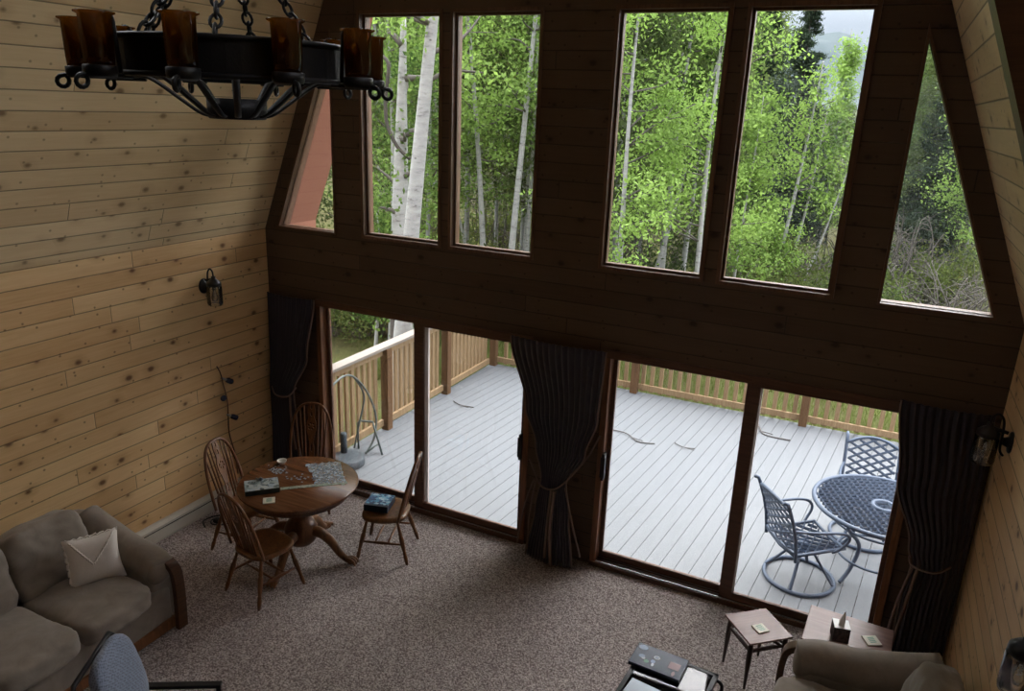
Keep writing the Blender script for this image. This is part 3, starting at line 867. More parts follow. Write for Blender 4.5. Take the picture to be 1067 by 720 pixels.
def coaster(label, x, y, z, rz, s=.095):
    c = thing('coaster', label, 'coaster', (x, y, z), rz, 'square cream coasters')
    MB().box(-s / 2, s / 2, -s / 2, s / 2, .0, .009).build('tile', M['card'], c, .002)
    m = MB()
    for i in range(4):
        t = -.026 + i * .0165
        m.beam((-.022, t, .0095), (.024, t + .006, .0095), .008, .0015)
    m.build('print', M['mint'], c)
    return c
coaster('square cream coaster beside the grey puzzle box lid on the round table', -4.34, -1.597, TZ + .001, RAD(42), .10)
bx = thing('puzzle_box', 'navy puzzle box with a blue picture on the sideways chair', 'box', (-3.80, -.745, .449), RAD(16))
MB().box(-.115, .115, -.115, .115, 0, .062).build('box_body', M['box_navy'], bx, .002)
MB().box(-.113, .113, -.085, .113, .0622, .0635).build('lid_picture', M['box_pic'], bx)

# ------------------------------------------------------------------ sofas
def sofa(label, x, y, rz, L=2.36):
    r = thing('sofa', label, 'sofa', (x, y, 0), rz)
    h = L / 2; aw = .29
    MB().cushion((0, -.02, .215), (L - .12, .98, .33), 12, 14, .006, 1).build('base', M['sofa'], r)
    MB().box(-h + .08, h - .08, .455, .49, .02, .105).build('wood_rail', M['oak'], r, .006)
    for sx in (-1, 1):
        for sy in (-1, 1): MB().box(sx * (h - .2) - .035, sx * (h - .2) + .035, sy * .38 - .035, sy * .38 + .035, 0, .06).build('foot', M['oak_dark'], r)
    w = (L - 2 * aw) / 3
    for i in range(3):
        cx = -h + aw + w * (i + .5)
        Mx = Matrix.Translation((cx, .14, .40)) @ Matrix.Rotation(RAD(2), 4, 'X')
        MB().cushion((0, 0, 0), (w + .005, .80, .19), 6, 22, .015, i + 2, Mx, .03).build('seat_cushion', M['sofa'], r)
        Mx = Matrix.Translation((cx, -.31, .67)) @ Matrix.Rotation(RAD(16), 4, 'X')
        MB().cushion((0, 0, 0), (w + .02, .27, .56), 4.6, 22, .022, i + 7, Mx).build('back_cushion', M['sofa'], r)
    MB().cushion((0, -.43, .46), (L - .1, .20, .80), 6, 12, .008, 21).build('back_frame', M['sofa'], r)
    for s in (-1, 1):
        cx = s * (h - aw / 2)
        a = MB().cushion((cx, -.03, .30), (aw - .03, .90, .52), 7, 12, .006, 31 + s)
        # padded roll along the top, thicker towards the back
        pts = catmull([(cx - s * .01, .42, .52), (cx, .30, .555), (cx, .05, .575), (cx, -.22, .64), (cx - s * .02, -.42, .72)], 6)
        a.tube(pts, [.085] + [.125] * 4 + [lerp(.13, .15, i / 20) for i in range(len(pts) - 5)], 16)
        a.cushion((cx - s * .01, .40, .525), (.23, .12, .22), 2.4, 8, .008, 5)
        a.build('arm', M['sofa'], r)
        # bent wooden arm front
        wp = [(.535, .0), (.545, .30), (.54, .44), (.52, .53), (.46, .585), (.36, .61)]
        wq = catmull([V((0, p, q)) for p, q in wp], 6)
        vs, fs = [], []
        for i, p in enumerate(wq):
            t = (wq[min(i + 1, len(wq) - 1)] - wq[max(i - 1, 0)]).normalized(); n_ = V((0, t.z, -t.y))
            for du in (-.045, .045):
                for dn in (0, -.045): vs.append(V((cx + s * .05 + du, p.y, p.z)) + n_ * dn)
        for i in range(len(wq) - 1):
            b = i * 4
            for q0, q1 in ((0, 1), (1, 3), (3, 2), (2, 0)): fs.append((b + q0, b + q1, b + 4 + q1, b + 4 + q0))
        fs += [(0, 1, 3, 2), (len(vs) - 4, len(vs) - 3, len(vs) - 1, len(vs) - 2)]
        MB().add(vs, fs, False).build('wood_arm_front', M['walnut'], r, .006)
    return r
sofa('taupe suede sofa with wooden arm fronts along the left pine wall, cream pillow on it', -5.02, -2.36 - 1.18, -pi / 2)
sofa('grey-taupe suede sofa in the lower right corner behind the end table', .40, -.985 - 1.18, pi / 2)
pl = thing('throw_pillow', 'cream square pillow with lace trim leaning on the left sofa', 'pillow', (-4.99, -2.78, .485))
Mp = Matrix.Translation((0, 0, .17)) @ Matrix.Rotation(RAD(-116), 4, 'Z') @ Matrix.Rotation(RAD(24), 4, 'X')
def pil(u, v):     # thickness of a stuffed square
    return .075 * ((1 - u ** 4) * (1 - v ** 4)) ** .5
vs, fs = [], []; n = 16
for sd in (1, -1):
    for i in range(n + 1):
        for j in range(n + 1):
            u, v = -1 + 2 * i / n, -1 + 2 * j / n
            k = 1 - .07 * (u * u * (1 - v * v) + v * v * (1 - u * u)) * 1.0
            w_ = .006 * noise.noise(V((u * 3, v * 3, sd)))
            k2 = 1 + .05 * (u * v) ** 2
            vs.append((u * .185 * k * 1.0 * k2 * (1 - .06 * (1 - v * v) * 0), sd * (pil(u, v) + w_ * (1 - abs(u)) ), v * .185 * k * k2))
for s in range(2):
    b = s * (n + 1) ** 2
    for i in range(n):
        for j in range(n):
            q = b + i * (n + 1) + j; fs.append((q, q + 1, q + n + 2, q + n + 1))
MB().add(vs, fs, True, Mp).build('cushion_cover', M['pillow'], pl)
m = MB()
tri_ = [(-.15, .165), (.15, .165), (.02, -.03)]
for a, b in ((0, 2), (1, 2)):
    p, q = V(tri_[a]), V(tri_[b])
    pts = []
    for i in range(25):
        t = i / 24; c = p.lerp(q, t); u, v = c.x / .185, c.y / .185
        pts.append(V((c.x, pil(u, v) + .004, c.y)) + V((.004 * sin(i * 2.6), .002, .004 * cos(i * 2.6))))
    m.tube(pts, .007, 5, M=Mp)
edge = [V((.178 * u, 0, .178 * v)) for u, v in [(-1 + 2 * i / 20, 1) for i in range(20)] + [(1, 1 - 2 * i / 20) for i in range(21)]]
m.tube([e + V((.008 * sin(i * 2.1), .004 * cos(i * 1.7), .008 * cos(i * 2.3))) for i, e in enumerate(edge)], .009, 5, M=Mp)
m.build('lace_trim', M['pillow'], pl)

# blue-grey armchair in front of the left sofa
ac = thing('accent_chair', 'blue-grey tweed armchair with black frame at the bottom edge, backed to the sofa', 'armchair', (-3.395, -3.47, 0), math.atan2(-.86, .50))
Mb = Matrix.Translation((0, -.27, .70)) @ Matrix.Rotation(RAD(14), 4, 'X')
MB().cushion((0, 0, 0), (.46, .11, .54), 3.2, 14, .004, 2, Mb).build('backrest', M['tweed'], ac)
MB().cushion((0, .00, .33), (.52, .50, .12), 5, 12, .004, 3, None, .02).build('seat_cushion', M['tweed'], ac)
Mf = Matrix.Translation((0, -.325, .665)) @ Matrix.Rotation(RAD(14), 4, 'X')
f = MB(); f.tube([Mf @ V((-.275, -.03, -.45)), Mf @ V((-.265, -.03, .19)), Mf @ V((-.23, -.03, .235)), Mf @ V((.23, -.03, .235)), Mf @ V((.265, -.03, .19)), Mf @ V((.275, -.03, -.45))], .016, 8)
f.box(-.28, .28, -.30, .20, .24, .27)
f.build('frame', M['black_metal'], ac)
for s in (-1, 1):
    MB().beam((s * .305, -.36, .415), (s * .305, .21, .415), .05, .025).build('armrest', M['black_metal'], ac, .006)
    for yy in (-.33, .19):
        MB().beam((s * .305, yy, 0), (s * .305, yy, .415), .03, .03, (0, 1, 0)).build('leg', M['black_metal'], ac, .004)
    MB().beam((s * .29, -.3, .255), (s * .29, .19, .255), .03, .03).build('side_rail', M['black_metal'], ac)

# ------------------------------------------------------------------ tables by the right door
sm = thing('side_table', 'small square pinkish side table by the patio door, one coaster on it', 'side table', (-.335, -.765, 0), RAD(41.5))
MB().box(-.18, .18, -.175, .175, .405, .42).build('tabletop', M['table_pink'], sm, .004)
for sx in (-1, 1):
    for sy in (-1, 1):
        m = MB(); turned(m, (sx * .155, sy * .15, 0), (sx * .145, sy * .14, .405), [(0, .009), (.6, .020), (.85, .020), (1, .015)]); m.build('leg', M['leg_dark'], sm)
for s in (-1, 1):
    MB().beam((-.145, s * .143, .33), (.145, s * .143, .33), .014, .026).build('stretcher', M['leg_dark'], sm)
    MB().beam((s * .148, -.14, .33), (s * .148, .14, .33), .014, .026).build('stretcher', M['leg_dark'], sm)
    MB().beam((s * .02 - .12 * s, s * .143, .34), (-s * .02 - .0 * s, s * .143, .402), .012, .02).build('brace', M['leg_dark'], sm)
coaster('square cream coaster alone on the small pinkish side table', -.315, -.80, .421, RAD(45))
en = thing('end_table', 'larger pinkish end table between the patio door and right sofa', 'end table', (.275, -.62, 0), RAD(-3))
MB().box(-.29, .29, -.27, .19, .48, .50).build('tabletop', M['table_pink'], en, .005)
for sx in (-1, 1):
    for yy in (-.23, .15):
        m = MB(); turned(m, (sx * .255, yy, 0), (sx * .245, yy, .48), [(0, .010), (.6, .020), (.85, .020), (1, .015)]); m.build('leg', M['leg_dark'], en)
for yy in (-.23, .15): MB().beam((-.245, yy, .45), (.245, yy, .45), .016, .04).build('apron_rail', M['leg_dark'], en)
for s in (-1, 1): MB().beam((s * .245, -.23, .45), (s * .245, .15, .45), .016, .04).build('apron_rail', M['leg_dark'], en)
coaster('square cream coaster beside the tissue box on the end table', .43, -.66, .501, RAD(28), .105)
def tissue_mat():
    k = NT('dark_patterned_box'); co = k.coord()
    v = k.sep(k.voro(co, 60, .3, 'Color'))[0]
    return k.done(k.bsdf(k.ramp(v, [(.3, srgb(38, 30, 32)), (.8, srgb(78, 62, 62))]), .6))
M['tissue_box'] = tissue_mat()
tz_ = thing('tissue_box', 'dark cube tissue box with a white tissue pulled up on the end table', 'tissue box', (.215, -.735, .501), RAD(12))
bl = MB().box(-.055, .055, -.055, .055, 0, .115)
bl.build('box_body', M['tissue_box'], tz_, .002)
MB().box(-.054, .054, -.054, .054, .1152, .118).build('box_top', M['white'], tz_)
vs, fs = [], []
for j in range(9):
    t = j / 8
    for i in range(16):
        a = 2 * pi * i / 16; r_ = (.034 * (1 - t) ** .8 + .003) * (1 + .35 * sin(a * 4 + t * 2) * (1 - t * .4))
        vs.append((r_ * cos(a) * .55 + .012 * t, r_ * sin(a), .118 + .10 * t + .008 * sin(a * 3) * t))
for j in range(8):
    for i in range(16): fs.append((j * 16 + i, j * 16 + (i + 1) % 16, (j + 1) * 16 + (i + 1) % 16, (j + 1) * 16 + i))
MB().add(vs, fs, True).build('tissue', M['white'], tz_)

# coffee table with the laptops
ct = thing('coffee_table', 'glass-topped coffee table with a black tube frame at the bottom edge', 'coffee table', (-.80, -2.03, 0), RAD(-4))
M['top_glass'] = None
def topglass():
    k = NT('tinted_table_glass')
    tr = k.n('ShaderNodeBsdfTransparent'); tr.inputs[0].default_value = (.55, .62, .66, 1)
    gl = k.n('ShaderNodeBsdfGlossy'); gl.inputs['Roughness'].default_value = .03
    fz = k.n('ShaderNodeFresnel'); fz.inputs['IOR'].default_value = 1.55
    f = k.math('ADD', k.math('MULTIPLY', fz.outputs[0], 1.0), .04, clamp=True)
    mx = k.n('ShaderNodeMixShader'); k.l(f, mx.inputs[0]); k.l(tr.outputs[0], mx.inputs[1]); k.l(gl.outputs[0], mx.inputs[2])
    return k.done(mx.outputs[0])
M['top_glass'] = topglass()
hx, hy = .27, .58
MB().box(-hx + .018, hx - .018, -hy + .018, hy - .018, .432, .440).build('glass_top', M['top_glass'], ct)
fr = MB()
for s in (-1, 1):
    fr.beam((s * (hx - .015), -hy, .43), (s * (hx - .015), hy, .43), .03, .028); fr.beam((-hx, s * (hy - .015), .43), (hx, s * (hy - .015), .43), .03, .028)
fr.build('top_frame', M['black_metal'], ct)
MB().box(-hx + .03, hx - .03, -hy + .06, hy - .06, .17, .178).build('lower_shelf', M['top_glass'], ct)
for sx in (-1, 1):
    for sy in (-1, 1):
        MB().tube(catmull([(sx * (hx - .02), sy * (hy - .03), .42), (sx * (hx + .03), sy * (hy - .03), .40), (sx * (hx + .035), sy * (hy - .03), .33), (sx * (hx - .0), sy * (hy - .03), .16), (sx * (hx - .01), sy * (hy - .03), .0)], 5), .012, 8).build('leg', M['black_metal'], ct)
sh = MB()
for s in (-1, 1): sh.beam((-hx, s * (hy - .06), .165), (hx, s * (hy - .06), .165), .02, .02)
sh.build('shelf_rail', M['black_metal'], ct)
M['laptop_dark'] = plain('dark_navy_laptop', srgb(34, 44, 62), .35, .2, var=.05)
M['laptop_silver'] = plain('silver_laptop', srgb(170, 178, 188), .35, .5, var=.04)
M['sticker_blue'] = plain('pale_blue_sticker', srgb(150, 168, 196), .4)
M['sticker_pink'] = plain('dusty_pink_sticker', srgb(160, 128, 132), .4)
M['sticker_white'] = plain('white_sticker', srgb(210, 218, 228), .4)
lp = thing('laptop', 'closed dark laptop covered in stickers on the glass coffee table', 'laptop', (-.885, -1.565, .446), RAD(-3))
MB().box(-.18, .18, -.115, .115, 0, .014).build('base', M['laptop_dark'], lp, .003)
MB().box(-.18, .18, -.115, .115, .0155, .024).build('lid', M['laptop_dark'], lp, .003)
def disc(x, y, rx, ry, mat, z=.0242, hole=0):
    n = 28; o = [(x + rx * cos(2 * pi * i / n), y + ry * sin(2 * pi * i / n)) for i in range(n)]
    ls = [o]
    if hole: ls.append([(x + rx * hole * cos(2 * pi * i / n), y + ry * hole * sin(2 * pi * i / n)) for i in range(n)])
    MB().prism(ls, lambda a, b: (a, b, z), lambda a, b: (a, b, z + .0006)).build('sticker', mat, lp)
disc(-.135, .075, .034, .026, M['sticker_blue'])
disc(-.115, -.015, .022, .020, M['sticker_blue']); disc(-.10, -.030, .014, .012, M['sticker_white'])
disc(-.072, -.050, .018, .016, M['mint'])
disc(-.018, .020, .022, .018, M['sticker_white'], hole=.62); disc(-.018, .020, .009, .007, M['sticker_blue'])
disc(-.030, -.030, .016, .018, M['sticker_blue']); disc(-.024, -.062, .010, .018, M['sticker_white'])
MB().box(.075, .15, -.035, .035, .0242, .0248).build('sticker', M['sticker_pink'], lp)
disc(.125, -.075, .011, .024, M['sticker_pink'])
l2 = thing('laptop', 'closed plain silver laptop at the bottom edge of the glass coffee table', 'laptop', (-.86, -1.93, .446), RAD(-8))
MB().box(-.155, .155, -.11, .11, 0, .009).build('base', M['laptop_silver'], l2, .003)
MB().box(-.155, .155, -.11, .11, .010, .016).build('lid', M['laptop_silver'], l2, .003)

# ------------------------------------------------------------------ deck and railing
ZD = -.10
DX0, DX1, DY1 = -5.56, 4.6, 4.94
dk = MB()
ang = RAD(5.0)                                # boards run very slightly askew to the house
dirv = V((sin(ang), cos(ang))); nrmv = V((cos(ang), -sin(ang)))
bw_ = .142
i = -60
while i < 60:
    # clip one board strip against the deck rectangle
    poly = []
    c0, c1 = i * bw_ + .0025, (i + 1) * bw_ - .0025
    quad = [nrmv * c0 + dirv * -20, nrmv * c1 + dirv * -20, nrmv * c1 + dirv * 20, nrmv * c0 + dirv * 20]
    pts = [tuple(q) for q in quad]
    for ax, lim, sg in ((0, DX0, 1), (0, DX1, -1), (1, .135, 1), (1, DY1, -1)):
        out = []
        for k in range(len(pts)):
            p, q = pts[k - 1], pts[k]
            dp, dq = (p[ax] - lim) * sg, (q[ax] - lim) * sg
            if (dp >= 0) != (dq >= 0):
                t = dp / (dp - dq); out.append((p[0] + (q[0] - p[0]) * t, p[1] + (q[1] - p[1]) * t))
            if dq >= 0: out.append(q)
        pts = out
        if not pts: break
    if len(pts) >= 3:
        n = len(pts)
        dk.add([(a, b, ZD) for a, b in pts] + [(a, b, ZD - .03) for a, b in pts],
               [tuple(range(n)), tuple(reversed(range(n, 2 * n)))] + [(k, (k + 1) % n, (k + 1) % n + n, k + n) for k in range(n)])
    i += 1
struct(dk.build('floor_deck', M['deck']))
un = MB().box(DX0, DX1, .15, DY1, ZD - .20, ZD - .16)
for k in range(14): un.box(DX0, DX1, .2 + k * .36, .24 + k * .36, ZD - .20, ZD - .031)
struct(un.build('floor_joists', M['post']))

def railing(label, a, b, posts, pitch, capmat):
    root = thing('deck_railing', label, 'railing', (a[0], a[1], ZD), 0)
    a, b = V((*a, 0)), V((*b, 0)); o = a.copy(); d = (b - a); L = d.length; d.normalize(); nn = V((-d.y, d.x, 0))
    # nn points to the outside of the deck
    P = lambda t, off, z: d * t + nn * off + V((0, 0, z))
    MB().beam(P(-.06, 0, 1.155), P(L + .06, 0, 1.155), .15, .04).build('cap_rail', capmat, root, .005)
    MB().beam(P(0, 0, 1.09), P(L, 0, 1.09), .04, .09).build('top_rail', M['rail'], root)
    MB().beam(P(0, 0, .105), P(L, 0, .105), .04, .085).build('bottom_rail', M['rail'], root)
    for t in posts:
        p = P(t, -.0, 0)
        MB().beam(P(t, -.03, .0), P(t, -.03, 1.13), .11, .11, (d.x, d.y, 0)).build('post', M['post'], root, .006)
    bal = None; t = pitch * .6
    while t < L - .04:
        if min(abs(t - q) for q in posts) > .09:
            if bal is None:
                bal = MB().beam(V((0, 0, .03)), V((0, 0, 1.12)), .035, .058, (d.x, d.y, 0)).build('baluster', M['rail'], root)
                c = bal
            else:
                c = bal.copy(); COL.objects.link(c); c.parent = root
            c.location = P(t, .038, 0)
        t += pitch
    return root
railing('weathered railing along the left side of the deck under the big aspen', (-5.52, .25), (-5.52, 4.74), [0.02, 1.53, 3.06], .118, M['rail_cap'])
railing('sunlit tan railing along the far edge of the deck before the grass', (-5.52, 4.90), (4.55, 4.90), [.03, 2.49, 4.98, 7.47, 9.95], .140, M['rail'])

# twigs blown on the deck
def twig(label, pts, r=.008):
    o = MB(); o.tube(catmull([(x, y, ZD + .010 + .02 * z) for x, y, z in pts], 6), r, 5)
    p = catmull([(x, y, ZD + .010 + .02 * z) for x, y, z in pts], 6); q = p[len(p) // 2]
    o.tube([q, q + V((.09, -.06, .02)), q + V((.16, -.05, .01))], r * .7, 5)
    tag(o.build('twig', M['twig']), label, 'twig')
twig('longest bare twig on the deck beside the middle curtain post', [(-2.86, 3.30, 0), (-2.62, 3.25, .6), (-2.42, 3.10, 0), (-2.2, 3.14, .3)])
twig('short bare twig on the deck near the left edge of the right door', [(-1.98, 3.32, 0), (-1.85, 3.22, .5), (-1.70, 3.27, 0)], .006)
twig('forked dark twig on the deck near the far railing, right of the door mullion', [(-1.12, 4.62, 0), (-1.06, 4.40, .8), (-.95, 4.22, 0), (-.62, 4.2, .3)], .010)
twig('bare twig on the deck seen through the left door near the left railing', [(-5.22, 3.08, 0), (-5.05, 2.98, .5), (-4.85, 3.02, 0)], .008)

# ------------------------------------------------------------------ patio set
def lattice(mb, inside, fmap, pitch, w, t, ang0, span=.7, step=.03):
    for a in (ang0, ang0 + pi / 2):
        d = V((cos(a), sin(a))); n = V((-sin(a), cos(a)))
        k = -int(span / pitch)
        while k * pitch <= span:
            run = []
            s = -span
            while s <= span + step:
                p = n * (k * pitch) + d * s
                if inside(p.x, p.y): run.append(V(fmap(p.x, p.y)))
                else:
                    if len(run) > 1: mb.tube(run, w, 4, flat=t / w)
                    run = []
                s += step
            if len(run) > 1: mb.tube(run, w, 4, flat=t / w)
            k += 1
def make_patio_chair(label):
    r = thing('swivel_chair', label, 'patio chair', group='lattice patio chairs')
    ins = lambda u, v: abs(u) < .235 and abs(v) < .235
    sm_ = lambda u, v: (u, v, .43 - .03 * (1 - (u / .25) ** 2) + .02 * (v / .25))
    m = MB(); lattice(m, ins, sm_, .066, .016, .008, pi / 4, .4)
    m.tube([sm_(.245 * a, .245 * b) for a, b in ((-1, -1), (0, -1), (1, -1), (1, 0), (1, 1), (0, 1.03), (-1, 1), (-1, 0))], .017, 8, True)
    m.build('seat', M['patio'], r)
    def bk(u, v):   # v 0..1 up the back
        z = .42 + .53 * v
        return V((u, -.245 - .06 * v - .10 * v * v + .10 * (1 - v) * 0 - .03 * (1 - (u / .27) ** 2), z))
    top = lambda u: .86 + .14 * (1 - (u / .26) ** 2)
    m = MB(); lattice(m, lambda u, v: abs(u) < .245 and .03 < v + .5 < top(u), lambda u, v: bk(u, v + .5), .105, .014, .007, pi / 4, .8)
    # two side stiles and an arched top rail
    for s in (-1, 1): m.tube([bk(s * .262, v) for v in (-.12, 0, .3, .6, .9, 1.0)] + [bk(s * .262, 1.03) + V((0, -.03, 0))], .017, 8)
    m.tube([bk(-.262 + .524 * i / 16, top(-.262 + .524 * i / 16)) for i in range(17)], .017, 8)
    m.tube([bk(-.262 + .524 * i / 10, .03) for i in range(11)], .013, 8)
    m.build('backrest', M['patio'], r)
    for s in (-1, 1):
        MB().tube(catmull([bk(s * .262, .48), (s * .30, -.12, .665), (s * .315, .08, .66), (s * .315, .20, .63), (s * .30, .235, .56), (s * .275, .17, .46), (s * .25, .12, .42)], 6), .014, 8).build('armrest', M['patio'], r)
    b = MB().lathe([(.0, .32), (.045, .32), (.05, .40), (.0, .40)], 14)
    b.build('swivel_hub', M['patio'], r)
    for k in range(4):
        a = RAD(45 + 90 * k); d = V((cos(a), sin(a), 0))
        MB().tube(catmull([d * .02 + V((0, 0, .33)), d * .09 + V((0, 0, .31)), d * .2 + V((0, 0, .17)), d * .31 + V((0, 0, .03))], 6), .013, 6, flat=1.3).build('leg', M['patio'], r)
    MB().tube([(.315 * cos(2 * pi * i / 40), .315 * sin(2 * pi * i / 40), .02) for i in range(40)], .019, 8, True).build('base_ring', M['patio'], r)
    return r
pch = make_patio_chair('blue-grey lattice swivel chair on a ring base, left of the patio table')
pch.location = (-.16, .90, ZD); pch.rotation_euler = (0, 0, math.atan2(-.8, .6))
pc2 = copy_tree(pch); pc2['label'] = 'blue-grey lattice chair behind the patio table, only its back showing'
pc2.location = (.35, 2.02, ZD); pc2.rotation_euler = (0, 0, math.atan2(-.1, -1))
pt = thing('patio_table', 'round blue-grey lattice patio table with curved legs on the deck', 'patio table', (.46, 1.35, ZD))
RT_ = .62
m = MB(); lattice(m, lambda u, v: .06 < math.hypot(u, v) < RT_ - .02, lambda u, v: (u, v, .715), .062, .0165, .008, RAD(24), .7, .025)
m.tube([(RT_ * cos(2 * pi * i / 64), RT_ * sin(2 * pi * i / 64), .712) for i in range(64)], .022, 8, True)
m.tube([(.10 * cos(2 * pi * i / 24), .10 * sin(2 * pi * i / 24), .716) for i in range(24)], .022, 6, True)
m.build('tabletop', M['patio'], pt)
for k in range(4):
    a = RAD(55 + 90 * k); d = V((cos(a), sin(a), 0))
    MB().tube(catmull([d * .50 + V((0, 0, .69)), d * .46 + V((0, 0, .58)), d * .30 + V((0, 0, .42)), d * .26 + V((0, 0, .30)), d * .34 + V((0, 0, .13)), d * .46 + V((0, 0, .02))], 6), .019, 8).build('leg', M['patio'], pt)
for rr, zz in ((.44, .56), (.34, .20)):
    MB().tube([(rr * cos(2 * pi * i / 40), rr * sin(2 * pi * i / 40), zz) for i in range(40)], .013, 6, True).build('brace_ring', M['patio'], pt)

# hoop-shaped hanging chair stand and an umbrella foot by the left railing
hs = thing('hanging_chair_stand', 'grey-green metal hoop stand on the deck by the left railing', 'chair stand', (-5.25, .95, ZD))
hoop = catmull([(-.05, -.64, .01), (-.05, -.63, .55), (-.05, -.60, .95), (-.05, -.42, 1.10), (-.05, -.15, 1.09), (-.02, .10, .82), (0, .25, .45), (.02, .18, .18), (.0, .03, .02)], 8)
MB().tube(hoop, .013, 8).build('hoop', M['stand'], hs)
MB().tube(catmull([(-.05, -.10, 1.06), (-.06, .10, .75), (-.12, .06, .35), (-.17, .03, .06)], 8), .012, 8).build('inner_strut', M['stand'], hs)
MB().tube([(-.19, .14, .0), (-.18, .12, .36), (-.16, .13, .39), (-.02, .22, .37), (.0, .20, .34), (.17, .14, .0)], .013, 8).build('foot', M['stand'], hs)
MB().tube([(.10, .16, .13), (-.01, .03, .02)], .012, 8).build('cross_bar', M['stand'], hs)
ub = thing('umbrella_base', 'round grey umbrella foot with a short pole behind the dining table', 'umbrella base', (-5.29, .68, ZD))
MB().lathe([(0, 0), (.19, 0), (.20, .01), (.20, .09), (.18, .10), (.05, .11), (0, .11)], 32).build('foot', M['umbrella'], ub)
MB().lathe([(0, .09), (.04, .09), (.04, .34), (.035, .36), (0, .36)], 16, (-.10, .06, 0)).build('pole_sleeve', M['umbrella'], ub)

# ------------------------------------------------------------------ forest
ZG = -1.0
def ground_h(x, y):
    r = math.hypot(x, y)
    t = max(0, min(1, (y - 34) / 60))
    hill = .45 * max(0, -x - 9) * max(0, min(1, (-x - 9) / 12)) * .35
    return ZG + .12 * noise.noise(V((x * .12, y * .12, 0))) + 6 * t * t + hill
vs, fs = [], []
GX, GY = 60, 60
for j in range(GY + 1):
    for i in range(GX + 1):
        x, y = -70 + 120 * i / GX, -12 + 120 * j / GY
        inside = XL - 1.5 < x < XR + 1.5 and y < 5
        vs.append((x, y, ground_h(x, y) - (.3 if inside else 0)))
for j in range(GY):
    for i in range(GX):
        a = j * (GX + 1) + i; fs.append((a, a + 1, a + GX + 2, a + GX + 1))
struct(MB().add(vs, fs, True).build('ground', M['ground']))

def leaf_cloud(name, mat, centres, spread, per, size, parent, seed, flat=.75, aspect=1.05):
    g = np.random.default_rng(seed)
    C0 = np.repeat(np.array(centres, float), per, 0)
    sp = np.repeat(np.array(spread, float), per)[:, None]
    P = C0 + g.normal(size=C0.shape) * sp * np.array([1, 1, flat])
    n = len(P)
    a = g.normal(size=(n, 3)); a /= np.linalg.norm(a, axis=1)[:, None]
    b = g.normal(size=(n, 3)); b -= a * (a * b).sum(1)[:, None]; b /= np.linalg.norm(b, axis=1)[:, None]
    s = size * g.uniform(.6, 1.3, n)[:, None]
    # a leaf: a pointed four-sided blade
    q = np.stack([P - a * s, P + b * s * aspect * .5 - a * s * .1, P + a * s, P - b * s * aspect * .5 - a * s * .1], 1).reshape(-1, 3)
    me = bpy.data.meshes.new(name)
    me.vertices.add(n * 4); me.vertices.foreach_set('co', q.ravel())
    me.loops.add(n * 4); me.loops.foreach_set('vertex_index', np.arange(n * 4, dtype=np.int32))
    me.polygons.add(n); me.polygons.foreach_set('loop_start', np.arange(0, n * 4, 4, dtype=np.int32))
    me.polygons.foreach_set('loop_total', np.full(n, 4, np.int32))
    me.materials.append(mat); me.update()
    return link(bpy.data.objects.new(name, me), parent)

def trunk_mb(h, r, lean, bend, seed, kinks=7, nb=16, bl=1.3, b0=.25):
    """trunk plus its branches; returns (trunk, branches, branch ends)"""
    q = random.Random(seed)
    pts = []
    for i in range(kinks + 1):
        t = i / kinks
        pts.append(V((lean[0] * t + bend * sin(t * 4 + seed) * t, lean[1] * t + bend * cos(t * 3 + seed) * t, h * t - .15)))
    pts = catmull(pts, 4)
    m = MB().tube(pts, [r * (1 - .85 * (i / (len(pts) - 1))) * (1 + .25 * max(0, 1 - i / 3)) for i in range(len(pts))], 10)
    br = MB(); ends = []
    for k in range(nb):
        t = lerp(b0, .97, (k + q.random() * .8) / nb)
        p = pts[int(t * (len(pts) - 1))]
        a = q.uniform(0, 2 * pi); L = bl * (1.1 - t * .75) * q.uniform(.6, 1.2)
        d = V((cos(a), sin(a), q.uniform(.1, .7))) * L
        mid = p + d * .5 + V((q.uniform(-.1, .1), q.uniform(-.1, .1), q.uniform(-.12, .1)))
        e = p + d
        br.tube(catmull([p, mid, e], 3), [lerp(r * .28, .006, i / 6) for i in range(7)], 5)
        ends += [p.lerp(e, .55), e]
        for z_ in range(2):
            f = mid.lerp(e, .4) + V((q.uniform(-1, 1), q.uniform(-1, 1), q.uniform(-.2, .6))) * L * .35
            br.tube([mid.lerp(e, .2), f], [.008, .004], 4); ends.append(f)
    return m, br, ends
def aspen(label, group, x, y, h, r, lean=(0, 0), bend=.12, seed=1, nb=18, bl=1.2, b0=.3, per=70, size=.055, spread=.26, mat='aspen_leaf', bare=0.0):
    root = thing('aspen_tree', label, 'tree', (x, y, ground_h(x, y)), 0, group)
    m, br, ends = trunk_mb(h, r, lean, bend, seed, nb=nb, bl=bl, b0=b0)
    m.build('trunk', M['bark'], root); br.build('branches', M['dead'], root)
    if label.startswith('broken'):
        MB().tube(catmull([(-.10, -.32, 5.75), (.05, -.36, 5.6), (.0, -.38, 5.1), (.02, -.38, 4.7), (.20, -.36, 4.35), (.42, -.30, 4.15)], 6), .03, 8).build('hanging_branch', M['bark_grey'], root)
    q = random.Random(seed + 5)
    ends = [e for e in ends if q.random() >= bare]
    if ends: leaf_cloud('leaves', M[mat], ends, [spread * q.uniform(.6, 1.3) for _ in ends], per, size, root, seed)
    return root
